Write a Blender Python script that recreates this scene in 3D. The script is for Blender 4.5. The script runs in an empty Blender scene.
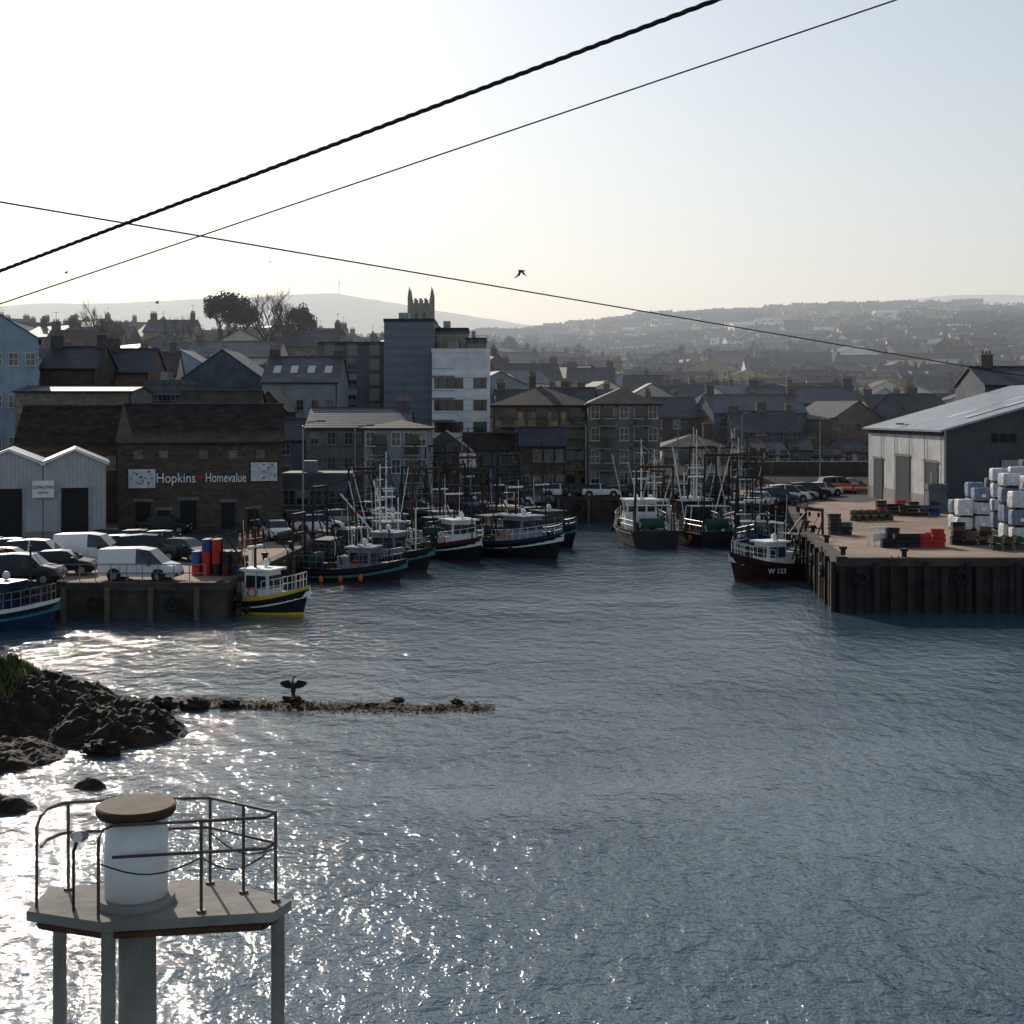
import bpy, math, random
from mathutils import Vector, Matrix, noise
random.seed(7)
R=random.random
def U(a,b): return a+(b-a)*random.random()
# survey: bearings / heights measured from the viewpoint, turned into world metres at a known range
F=1400.0; HC=11.7; HY=413.0
def wx(px,D): return (px-512.0)*D/F
def wz(py,D): return HC-(py-HY)*D/F
def interp(x,pts):
    if x<=pts[0][0]: return pts[0][1]
    for a,b in zip(pts,pts[1:]):
        if x<=b[0]: return a[1]+(b[1]-a[1])*(x-a[0])/(b[0]-a[0])
    return pts[-1][1]
def smooth(a,b,x):
    t=max(0,min(1,(x-a)/(b-a))); return t*t*(3-2*t)

sc=bpy.context.scene
# ---------------------------------------------------------------- materials
def nodes(name):
    m=bpy.data.materials.new(name); m.use_nodes=True
    nt=m.node_tree; b=nt.nodes['Principled BSDF']; return m,nt,b
def mixc(nt,fac,a,b,blend='MIX'):
    n=nt.nodes.new('ShaderNodeMix'); n.data_type='RGBA'; n.blend_type=blend
    for i,v in ((0,fac),(6,a),(7,b)):
        if hasattr(v,'is_output'): nt.links.new(v,n.inputs[i])
        elif i==0: n.inputs[0].default_value=v
        else: n.inputs[i].default_value=(v[0],v[1],v[2],1)
    return n.outputs[2]
def nz(nt,vec,scale,detail=5,rough=.6):
    n=nt.nodes.new('ShaderNodeTexNoise'); n.inputs['Scale'].default_value=scale
    n.inputs['Detail'].default_value=detail; n.inputs['Roughness'].default_value=rough
    nt.links.new(vec,n.inputs['Vector']); return n.outputs['Fac']
def mapr(nt,v,a,b,c=0,d=1):
    n=nt.nodes.new('ShaderNodeMapRange'); nt.links.new(v,n.inputs[0])
    for i,x in enumerate((a,b,c,d)): n.inputs[i+1].default_value=x
    return n.outputs[0]
def pos(nt,kind='pos',scale=None):
    if kind=='pos': o=nt.nodes.new('ShaderNodeNewGeometry').outputs['Position']
    else: o=nt.nodes.new('ShaderNodeTexCoord').outputs['Object']
    if scale:
        m=nt.nodes.new('ShaderNodeMapping'); m.inputs['Scale'].default_value=scale
        nt.links.new(o,m.inputs['Vector']); o=m.outputs[0]
    return o
def bump(nt,b,h,strength=.5,dist=.05):
    n=nt.nodes.new('ShaderNodeBump'); n.inputs['Strength'].default_value=strength
    n.inputs['Distance'].default_value=dist
    nt.links.new(h,n.inputs['Height']); nt.links.new(n.outputs[0],b.inputs['Normal'])
def mul(c,k): return tuple(min(1,x*k) for x in c[:3])
def mat(name,c,r=.7,var=.3,sc=1.2,metal=0,spec=.3,streak=True,bmp=0,c2=None):
    m,nt,b=nodes(name)
    if 'render' in name: c=mul(c,1.2)
    p=pos(nt); f=mapr(nt,nz(nt,p,sc),.3,.7)
    col=mixc(nt,f,mul(c,1-var),mul(c,1+var) if c2 is None else c2)
    if streak:
        ps=pos(nt,'pos',(1.6,1.6,.22)); g=mapr(nt,nz(nt,ps,1.0,4),.45,.75,0,.55*min(1,var*2))
        col=mixc(nt,g,col,mul(c,.45))
    nt.links.new(col,b.inputs['Base Color'])
    b.inputs['Roughness'].default_value=r; b.inputs['Metallic'].default_value=metal
    b.inputs['Specular IOR Level'].default_value=spec
    if bmp: bump(nt,b,nz(nt,p,sc*6,4),bmp,.05)
    return m
def masonry(name,c,mortar,bw=.5,bh=.22,r=.9,var=.35):
    m,nt,b=nodes(name); c=mul(c,1.3); mortar=mul(mortar,1.3)
    o=pos(nt,'obj'); sx=nt.nodes.new('ShaderNodeSeparateXYZ'); nt.links.new(o,sx.inputs[0])
    ad=nt.nodes.new('ShaderNodeMath'); nt.links.new(sx.outputs[0],ad.inputs[0]); nt.links.new(sx.outputs[1],ad.inputs[1])
    cb=nt.nodes.new('ShaderNodeCombineXYZ'); nt.links.new(ad.outputs[0],cb.inputs[0]); nt.links.new(sx.outputs[2],cb.inputs[1])
    br=nt.nodes.new('ShaderNodeTexBrick'); nt.links.new(cb.outputs[0],br.inputs[0])
    br.inputs['Scale'].default_value=1; br.inputs['Brick Width'].default_value=bw; br.inputs['Row Height'].default_value=bh
    br.inputs['Mortar Size'].default_value=.02
    br.inputs['Color1'].default_value=(*mul(c,1-var),1); br.inputs['Color2'].default_value=(*mul(c,1+var),1)
    br.inputs['Mortar'].default_value=(*mortar,1)
    p=pos(nt); f=mapr(nt,nz(nt,p,.7,6),.35,.75,0,.65)
    col=mixc(nt,f,br.outputs['Color'],mul(c,.5))
    nt.links.new(col,b.inputs['Base Color']); b.inputs['Roughness'].default_value=r
    b.inputs['Specular IOR Level'].default_value=.2
    bump(nt,b,br.outputs['Fac'],-.4,.03)
    return m
def corr(name,c,axis=0,period=.3,r=.45,metal=.0,var=.2,spec=.4,band=.3):
    m,nt,b=nodes(name)
    o=pos(nt,'obj'); w=nt.nodes.new('ShaderNodeTexWave'); w.bands_direction='XYZ'[axis]
    w.inputs['Scale'].default_value=.314/period; nt.links.new(o,w.inputs['Vector'])
    p=pos(nt); f=mapr(nt,nz(nt,p,.8,5),.3,.7)
    col=mixc(nt,f,mul(c,1-var),mul(c,1+var))
    f2=mapr(nt,nz(nt,p,.25,6,.7),.5,.62,0,.4); col=mixc(nt,f2,col,mul(c,.55))
    g=mapr(nt,w.outputs['Fac'],0,1,.0,band); col=mixc(nt,g,col,mul(c,.5))
    nt.links.new(col,b.inputs['Base Color']); b.inputs['Roughness'].default_value=r
    b.inputs['Metallic'].default_value=metal; b.inputs['Specular IOR Level'].default_value=spec
    bump(nt,b,w.outputs['Fac'],.5*band/.3,.04)
    return m
def glassm(name,c,r=.08):
    m,nt,b=nodes(name); p=pos(nt); f=mapr(nt,nz(nt,p,.35,1),.4,.6)
    nt.links.new(mixc(nt,f,c,mul(c,2.5)),b.inputs['Base Color'])
    b.inputs['Roughness'].default_value=r; b.inputs['Specular IOR Level'].default_value=.6
    return m
MM={}
MM['glass']=glassm('window_glass',(.02,.025,.03)); MM['carglass']=glassm('car_glass',(.012,.014,.016),.04)
MM['blind']=mat('window_blind',(.25,.24,.22),.6,.3,.5)
MM['white']=mat('white_paint',(.78,.78,.76),.5,.1,1.5); MM['frame']=mat('window_frame',(.24,.24,.235),.6,.2)
MM['wframe']=mat('white_window_frame',(.55,.55,.54),.6,.2); MM['signw']=mat('sign_letters',(.88,.88,.88),.5,.02,1,streak=False)
MM['slate']=corr('slate_roof',(.05,.054,.068),2,.22,.62,0,.4,.3,.2)
MM['slate2']=corr('slate_roof_brown',(.07,.054,.048),2,.22,.7,0,.4,.25,.2)
MM['slate3']=corr('slate_roof_grey',(.10,.104,.118),2,.22,.55,0,.35,.35,.2)
MM['stone']=masonry('dark_stone_wall',(.072,.058,.047),(.10,.085,.07)); MM['stone2']=masonry('grey_stone_wall',(.15,.138,.125),(.19,.175,.16))
MM['brick']=masonry('brick_wall',(.17,.08,.06),(.16,.14,.13),.24,.08)
MM['grey']=mat('grey_render',(.22,.235,.255),.85,.2,.6); MM['dgrey']=mat('dark_render',(.09,.10,.118),.8,.3,.6)
MM['cream']=mat('cream_render',(.48,.42,.33),.85,.15,.6); MM['wrender']=mat('white_render',(.64,.64,.64),.85,.15,.6)
MM['blue']=mat('blue_render',(.23,.30,.375),.85,.15,.6); MM['yellow']=mat('ochre_render',(.29,.22,.13),.85,.25,.6)
MM['pink']=mat('pink_render',(.38,.25,.22),.85,.2,.6)
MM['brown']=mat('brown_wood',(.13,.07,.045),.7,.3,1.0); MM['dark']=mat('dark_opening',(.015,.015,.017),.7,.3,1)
MM['bgrey']=corr('blue_grey_panels',(.15,.185,.22),2,1.2,.5,0,.1)
MM['chim']=mat('chimney_stack',(.12,.10,.09),.9,.3,1.5); MM['pot']=mat('clay_pot',(.26,.13,.08),.8,.2,2)
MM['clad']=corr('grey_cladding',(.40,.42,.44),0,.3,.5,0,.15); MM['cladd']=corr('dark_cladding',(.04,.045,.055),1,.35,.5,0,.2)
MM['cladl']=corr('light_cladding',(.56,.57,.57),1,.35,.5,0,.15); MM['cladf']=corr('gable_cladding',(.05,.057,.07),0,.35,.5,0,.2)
MM['sroof']=corr('sheet_roof',(.28,.31,.34),1,.5,.42,.15,.25,.4); MM['rroof']=mat('old_slate_roof',(.042,.030,.027),.9,.6,1.2,0,.08,bmp=.4)
MM['steel']=mat('galvanised_steel',(.25,.26,.27),.45,.2,3,.5); MM['black']=mat('black_paint',(.018,.018,.02),.5,.3,3)
MM['rust']=mat('rusty_iron',(.085,.045,.028),.85,.45,2,0,.2); MM['conc']=mat('concrete',(.27,.25,.23),.9,.25,.8,bmp=.3)
MM['dconc']=mat('weathered_concrete',(.065,.053,.045),.9,.5,.8,bmp=.5); MM['pile']=mat('sheet_piling',(.032,.026,.024),.8,.5,.9)
MM['pier']=mat('pier_concrete',(.24,.225,.2),.9,.35,.7,bmp=.6); MM['rail']=mat('painted_rail',(.085,.06,.05),.6,.4,4)
MM['tyre']=mat('rubber',(.02,.02,.02),.8,.2,4); MM['orange']=mat('orange_plastic',(.7,.13,.03),.5,.2,3)
MM['red']=mat('red_plastic',(.45,.03,.02),.55,.3,3); MM['green']=mat('green_net',(.02,.08,.06),.8,.4,6); MM['teal']=mat('teal_paint',(.05,.20,.20),.5,.3,2)
MM['bluep']=mat('blue_plastic',(.025,.08,.24),.5,.3,3); MM['yel']=mat('yellow_paint',(.6,.47,.03),.5,.2,2)
MM['net']=mat('net_heap',(.08,.085,.05),.95,.6,8,bmp=1); MM['wood']=mat('weathered_wood',(.13,.10,.07),.85,.35,3)
MM['hred']=mat('hull_red',(.13,.022,.02),.5,.35,1.5); MM['hblue']=mat('hull_blue',(.018,.035,.10),.4,.3,1.5)
MM['hmar']=mat('hull_maroon',(.045,.013,.014),.5,.4,1.5)
MM['hblack']=mat('hull_black',(.016,.018,.022),.45,.4,1.5); MM['boot']=mat('antifouling',(.09,.03,.025),.7,.4,1.5)
MM['hgreen']=mat('hull_green',(.03,.10,.06),.4,.3,1.5); MM['deck']=mat('deck_paint',(.10,.11,.10),.7,.4,2)
MM['carw']=mat('car_white',(.78,.78,.78),.3,.05,1,0,.6,False); MM['cars']=mat('car_silver',(.30,.32,.34),.3,.05,1,.6,.6,False)
MM['carb']=mat('car_black',(.02,.022,.028),.25,.1,1,0,.6,False); MM['carr']=mat('car_red',(.28,.02,.02),.3,.1,1,0,.6,False)
MM['carbl']=mat('car_blue',(.03,.06,.15),.3,.1,1,.2,.6,False); MM['lamp']=mat('light_lens',(.6,.55,.5),.15,.05,1,0,.6,False)
MM['bag']=mat('wrapped_bale',(.66,.67,.69),.42,.3,2.5,bmp=1); MM['bag2']=mat('bulk_bag_blue',(.2,.25,.33),.6,.25,2,bmp=1)
MM['leafd']=mat('pine_foliage',(.025,.038,.02),.9,.5,1.5,0,.1,streak=False); MM['leafh']=mat('hillside_foliage',(.034,.040,.028),.95,.5,.05,0,.05,streak=False)
MM['leafo']=mat('autumn_foliage',(.07,.052,.03),.95,.5,.05,0,.05,streak=False)
MM['bark']=mat('bark',(.06,.05,.04),.9,.3,3); MM['wire']=mat('cable',(.02,.02,.02),.8,.2,5)
MM['feather']=mat('cormorant_feathers',(.018,.018,.02),.6,.3,12); MM['beak']=mat('beak',(.2,.16,.1),.5,.2,5)
MM['grass']=mat('grass_blades',(.11,.14,.03),.9,.4,2,streak=False); MM['kelp']=mat('kelp_fronds',(.085,.045,.018),.85,.5,3,0,.12,streak=False)
# ---------------------------------------------------------------- mesh building
class M:
    def __init__(s,mt,sm=False): s.v=[];s.f=[];s.m=mt;s.sm=sm
    def poly(s,vs,fs):
        o=len(s.v); s.v+= [tuple(v) for v in vs]; s.f+=[tuple(i+o for i in f) for f in fs]
    def box(s,x0,x1,y0,y1,z0,z1,mtx=None):
        vs=[Vector(p) for p in ((x0,y0,z0),(x1,y0,z0),(x1,y1,z0),(x0,y1,z0),(x0,y0,z1),(x1,y0,z1),(x1,y1,z1),(x0,y1,z1))]
        if mtx: vs=[mtx@v for v in vs]
        s.poly(vs,[(0,3,2,1),(4,5,6,7),(0,1,5,4),(1,2,6,5),(2,3,7,6),(3,0,4,7)])
    def tube(s,pts,r,n=5,r2=None):
        pts=[Vector(p) for p in pts]; k=len(pts)
        rings=[]
        for i,p in enumerate(pts):
            d=(pts[min(i+1,k-1)]-pts[max(i-1,0)])
            if d.length<1e-6: d=Vector((0,0,1))
            d.normalize(); a=d.orthogonal().normalized()
            if abs(d.z)<.95: a=d.cross(Vector((0,0,1))).normalized()
            b=d.cross(a); rr=r if r2 is None else r+(r2-r)*i/(k-1)
            rings.append([p+(a*math.cos(2*math.pi*j/n)+b*math.sin(2*math.pi*j/n))*rr for j in range(n)])
        o=len(s.v); s.v+=[tuple(v) for rg in rings for v in rg]
        for i in range(k-1):
            for j in range(n):
                s.f.append((o+i*n+j,o+i*n+(j+1)%n,o+(i+1)*n+(j+1)%n,o+(i+1)*n+j))
        s.f.append(tuple(o+j for j in range(n))[::-1]); s.f.append(tuple(o+(k-1)*n+j for j in range(n)))
    def slab(s,pl,t):
        n=len(pl); pl=[Vector(p) for p in pl]
        s.poly(pl+[p-Vector((0,0,t)) for p in pl],[tuple(range(n)),tuple(range(2*n-1,n-1,-1))]+[(i,i+n,(i+1)%n+n,(i+1)%n) for i in range(n)])
    def blob(s,c,rx,ry,rz,amp=.25,fr=1.5,nu=10,nv=6,seed=0):
        c=Vector(c); vs=[]
        for i in range(nv+1):
            th=math.pi*i/nv
            for j in range(nu):
                ph=2*math.pi*j/nu
                d=Vector((math.sin(th)*math.cos(ph),math.sin(th)*math.sin(ph),math.cos(th)))
                k=1+amp*noise.noise(d*fr+Vector((seed*3.1,seed*1.7,0)))*2
                vs.append(c+Vector((d.x*rx,d.y*ry,d.z*rz))*k)
        fs=[(i*nu+j,(i+1)*nu+j,(i+1)*nu+(j+1)%nu,i*nu+(j+1)%nu) for i in range(nv) for j in range(nu)]
        s.poly(vs,fs)
def mkobj(name,m,parent=None,coll=None):
    me=bpy.data.meshes.new(name); me.from_pydata(m.v,[],m.f); me.materials.append(MM[m.m] if isinstance(m.m,str) else m.m)
    if m.sm: me.polygons.foreach_set('use_smooth',[True]*len(me.polygons))
    me.update(); o=bpy.data.objects.new(name,me); sc.collection.objects.link(o)
    if parent: o.parent=parent
    return o
class G:
    def __init__(s,name,x=0,y=0,z=0,rot=0,scale=1):
        s.n=name;s.p={};e=bpy.data.objects.new(name,None); e.empty_display_size=.5
        e.location=(x,y,z); e.rotation_euler=(0,0,math.radians(rot)); e.scale=(scale,)*3
        sc.collection.objects.link(e); s.e=e
    def __call__(s,part,mt,sm=False):
        if part not in s.p: s.p[part]=M(mt,sm)
        return s.p[part]
    def done(s):
        for k,m in s.p.items():
            if m.v: mkobj(k,m,s.e)
        return s.e
def text(parent,body,size,loc,rot,mt,ext=.02,name='lettering'):
    c=bpy.data.curves.new(name,'FONT'); c.body=body; c.size=size; c.extrude=ext; c.align_x='CENTER'; c.align_y='CENTER'
    o=bpy.data.objects.new(name,c); sc.collection.objects.link(o); o.location=loc; o.rotation_euler=rot
    c.materials.append(MM[mt]); o.parent=parent; return o
# ---------------------------------------------------------------- terrain
def ledge(y): return interp(y,[(60,-16.3),(79.4,-16.3),(112,-14.5),(138,-8),(149,0)])
def redge(y): return interp(y,[(82,19.2),(104,21.4),(132,26),(154,36)])
crest=[(-900,50),(-480,64),(-200,74),(-50,78),(0,84),(82,94),(175,103),(295,110),(420,110),(520,111),(900,104)]
def gz(x,y):
    a=19*smooth(140,300,y)*interp(x,[(-130,1.05),(-40,1),(0,.5),(40,.3),(110,.3)])
    base=1.2+1.5*smooth(158,171,y)
    z=base+a
    if y>300:
        t=(y-300)/1000
        if t<=1: z=z+(interp(x,crest)-z)*t**1.08+ noise.noise(Vector((x*.006,y*.006,1)))*14*t*(1-t)*2
        else: z=interp(x,crest)-(interp(x,crest)-30)*smooth(1300,1900,y)
        z+=noise.noise(Vector((x*.02,y*.02,4)))*3*min(1,t*2)
    if y<153:
        if y<86: return -3
        if ledge(y)-8<x<redge(y)+8: return -3
    return z
g=M('grass'); xs=[30*math.sinh(-5.3+i*10.6/170) for i in range(171)]; ys=[60*1.03**i for i in range(158)]
for y in ys:
    for x in xs: g.v.append((x,y,gz(x,y)))
nx=len(xs)
for j in range(len(ys)-1):
    for i in range(nx-1): g.f.append((j*nx+i,j*nx+i+1,(j+1)*nx+i+1,(j+1)*nx+i))
m,nt,b=nodes('hillside_fields'); p=pos(nt)
vo=nt.nodes.new('ShaderNodeTexVoronoi'); vo.inputs['Scale'].default_value=.011; nt.links.new(p,vo.inputs['Vector'])
vs_=nt.nodes.new('ShaderNodeSeparateColor'); nt.links.new(vo.outputs['Color'],vs_.inputs[0])
c1=mixc(nt,vs_.outputs[0],(.038,.046,.025),(.13,.11,.06)); c1=mixc(nt,mapr(nt,vs_.outputs[1],.6,.9),c1,(.08,.10,.045))
c1=mixc(nt,mapr(nt,nz(nt,p,.03,6),.45,.6),c1,(.035,.035,.025))
sy=nt.nodes.new('ShaderNodeSeparateXYZ'); nt.links.new(p,sy.inputs[0])
town=mixc(nt,mapr(nt,nz(nt,p,.15,5),.4,.6),(.05,.048,.045),(.09,.08,.07))
c1=mixc(nt,mapr(nt,sy.outputs[1],420,620),town,c1)
nt.links.new(c1,b.inputs['Base Color']); b.inputs['Roughness'].default_value=1; b.inputs['Specular IOR Level'].default_value=.03
g.m=m; g.sm=True; mkobj('ground',g)
def ridge(name,D,pts,depth,foot):
    r=M(m,True); n=120; x0=pts[0][0]; x1=pts[-1][0]; rows=14
    for k in range(rows):
        t=k/(rows-1); y=D-depth+depth*1.6*t
        for i in range(n):
            px=x0+(x1-x0)*i/(n-1); X=wx(px,D); zc=wz(interp(px,pts),D)
            s_=smooth(0,.62,t)*(1-smooth(.66,1,t))
            r.v.append((X,y,foot+(zc-foot)*s_+noise.noise(Vector((X*.01,y*.01,2)))*5*s_+noise.noise(Vector((X*.05,y*.05,2)))*1.5*s_))
    for k in range(rows-1):
        for i in range(n-1): r.f.append((k*n+i,k*n+i+1,(k+1)*n+i+1,(k+1)*n+i))
    mkobj(name,r)
ridge('distant_hill',2600,[(-500,320),(-150,312),(0,309),(60,304),(130,304),(200,300),(300,296),(335,294),(380,301),(430,309),(480,319),(560,330),(700,345)],900,30)
ridge('distant_hill',4200,[(650,330),(760,312),(880,304),(930,297),(980,295),(1024,296),(1200,290),(1500,310)],1200,30)
# water
w=M('grass'); w.poly([(-4000,-200,0),(4000,-200,0),(4000,160,0),(-4000,160,0)],[(0,1,2,3)])
m,nt,b=nodes('harbour_water'); b.inputs['Base Color'].default_value=(.048,.088,.115,1); b.inputs['Roughness'].default_value=.05
b.inputs['IOR'].default_value=1.5; b.inputs['Specular IOR Level'].default_value=.5
p=pos(nt); p2=pos(nt,'pos',(1,.62,1))
def mth(op,a,c):
    n=nt.nodes.new('ShaderNodeMath'); n.operation=op
    for i,v in enumerate((a,c)):
        if hasattr(v,'is_output'): nt.links.new(v,n.inputs[i])
        else: n.inputs[i].default_value=v
    return n.outputs[0]
h=mth('ADD',mth('MULTIPLY',nz(nt,p2,.35,3,.5),.40),mth('ADD',mth('MULTIPLY',nz(nt,p2,1.4,4,.6),.30),mth('MULTIPLY',nz(nt,p,5.0,3,.6),.085)))
calm=mapr(nt,nz(nt,pos(nt,'pos',(.03,.05,1)),1.0,3),.38,.62,.5,1.15)
h=mth('MULTIPLY',h,calm); bump(nt,b,h,1,.62)
w.m=m; mkobj('water',w)
# ---------------------------------------------------------------- quays
def slabm(name,c,c2,w_,h_):
    m,nt,b=nodes(name); p=pos(nt); br=nt.nodes.new('ShaderNodeTexBrick'); nt.links.new(p,br.inputs[0])
    br.offset=0; br.inputs['Scale'].default_value=1; br.inputs['Brick Width'].default_value=w_; br.inputs['Row Height'].default_value=h_; br.inputs['Mortar Size'].default_value=.05
    br.inputs['Color1'].default_value=(*c,1); br.inputs['Color2'].default_value=(*c2,1); br.inputs['Mortar'].default_value=(*mul(c,.4),1)
    f=mapr(nt,nz(nt,p,.5,7,.7),.4,.7,0,.75); col=mixc(nt,f,br.outputs[0],mul(c,.45))
    col=mixc(nt,mapr(nt,nz(nt,p,.12,3),.5,.6,0,.5),col,mul(c2,.6))
    nt.links.new(col,b.inputs['Base Color']); b.inputs['Roughness'].default_value=.9; b.inputs['Specular IOR Level'].default_value=.25; bump(nt,b,nz(nt,p,3,5),.3,.05); return m
MM['apron']=slabm('quay_concrete',(.36,.255,.19),(.30,.22,.165),5,4)
MM['asph']=mat('asphalt',(.06,.057,.055),.9,.25,.5,0,.2,streak=False)
def quay(name,poly,z,edges,face='dconc'):
    q=G(name); q('deck','apron').poly([(x,y,z) for x,y in poly],[tuple(range(len(poly)))])
    n=len(poly)
    for i in range(n):
        a=Vector((*poly[i],0)); c=Vector((*poly[(i+1)%n],0))
        q('wall',face).poly([(a.x,a.y,-3),(c.x,c.y,-3),(c.x,c.y,z-.02),(a.x,a.y,z-.02)],[(0,1,2,3)])
        if i in edges:
            d=(c-a); L=d.length; d.normalize(); nrm=Vector((d.y,-d.x,0))
            mt=Matrix.Translation(a)@Matrix(((d.x,nrm.x,0,0),(d.y,nrm.y,0,0),(0,0,1,0),(0,0,0,1)))
            q('coping','dconc').box(-.1,L+.1,-.55,.14,z-.35,z+.14,mt)
            if face=='pile':
                k=0; xx=0
                while xx<L-.4:
                    o0=.02 if k%2 else .28
                    q('sheet_piles','pile').poly([mt@Vector(v) for v in ((xx,o0,-3),(xx+.38,o0,-3),(xx+.38,o0,z-.36),(xx,o0,z-.36))],[(0,1,2,3)])
                    o1=.28 if k%2 else .02
                    q('sheet_piles','pile').poly([mt@Vector(v) for v in ((xx+.38,o0,-3),(xx+.5,o1,-3),(xx+.5,o1,z-.36),(xx+.38,o0,z-.36))],[(0,1,2,3)])
                    xx+=.5;k+=1
            xx=2
            while xx<L:
                q('timber_fenders','wood' if face!='pile' else 'pile').box(xx,xx+.28,.15,.42,-.8,z-.1,mt); xx+=U(2.4,3.4)
            xx=3
            while xx<L:
                for kx in (0,.4): q('ladders','rust').box(xx+kx,xx+kx+.05,.3,.36,-.5,z+.3,mt)
                for kz in range(7): q('ladders','rust').box(xx+.05,xx+.4,.31,.35,.0+kz*.3,.05+kz*.3,mt)
                xx+=13
            xx=4
            while xx<L:
                c0=mt@Vector((xx,-.5,z+.14)); q('bollards','black').tube([c0,c0+Vector((0,0,.35))],.16,8); q('bollards','black').tube([c0+Vector((0,0,.35)),c0+Vector((0,0,.5))],.25,8); xx+=8
            xx=1.2
            while xx<L:
                c0=mt@Vector((xx,.5,z-1.0)); d0=Vector((d.x,d.y,0))
                q('tyre_fenders','tyre').tube([c0+(d0*math.cos(t*.785)+Vector((0,0,1))*math.sin(t*.785))*.36 for t in range(9)],.13,6); xx+=U(4,7)
    q.done()
quay('quay',[(-120,79.4),(-16.3,79.4),(-14.5,112),(-8,138),(0,149),(0,172),(-120,172)],1.95,(0,1,2,3))
quay('quay',[(0.05,149),(36,154),(44,176),(0.05,176)],2.6,(0,),'dconc')
quay('quay',[(130,82.3),(130,178),(36.1,178),(36.05,154),(26,132),(21.4,104),(19.2,82.3)],3.05,(3,4,5,6),'pile')
# roads
rd=M('asph'); rd.poly([(-110,100,1.956),(-19.5,100,1.956),(-14.5,141,1.956),(-4,154,1.956),(-14,160,1.956),(-22,146,1.956),(-27,117,1.956),(-110,112,1.956)],[tuple(range(8))]); mkobj('road',rd)
rm=M('white')
for t in range(22):
    x=-26+ t*.33; y=104+t*2.1
    if t<20: rm.poly([(x-.05+1.5,y,1.96),(x+.07+1.5,y,1.96),(x+.22+1.5,y+1.1,1.96),(x+.1+1.5,y+1.1,1.96)],[(0,1,2,3)])
mkobj('road_markings',rm)
rd=M('asph'); rd.poly([(34,135,3.056),(42,150,3.056),(120,160,3.056),(120,168,3.056),(40,168,3.056),(36.3,156,3.056),(30,137,3.056)],[tuple(range(7))]); mkobj('road',rd)
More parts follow.
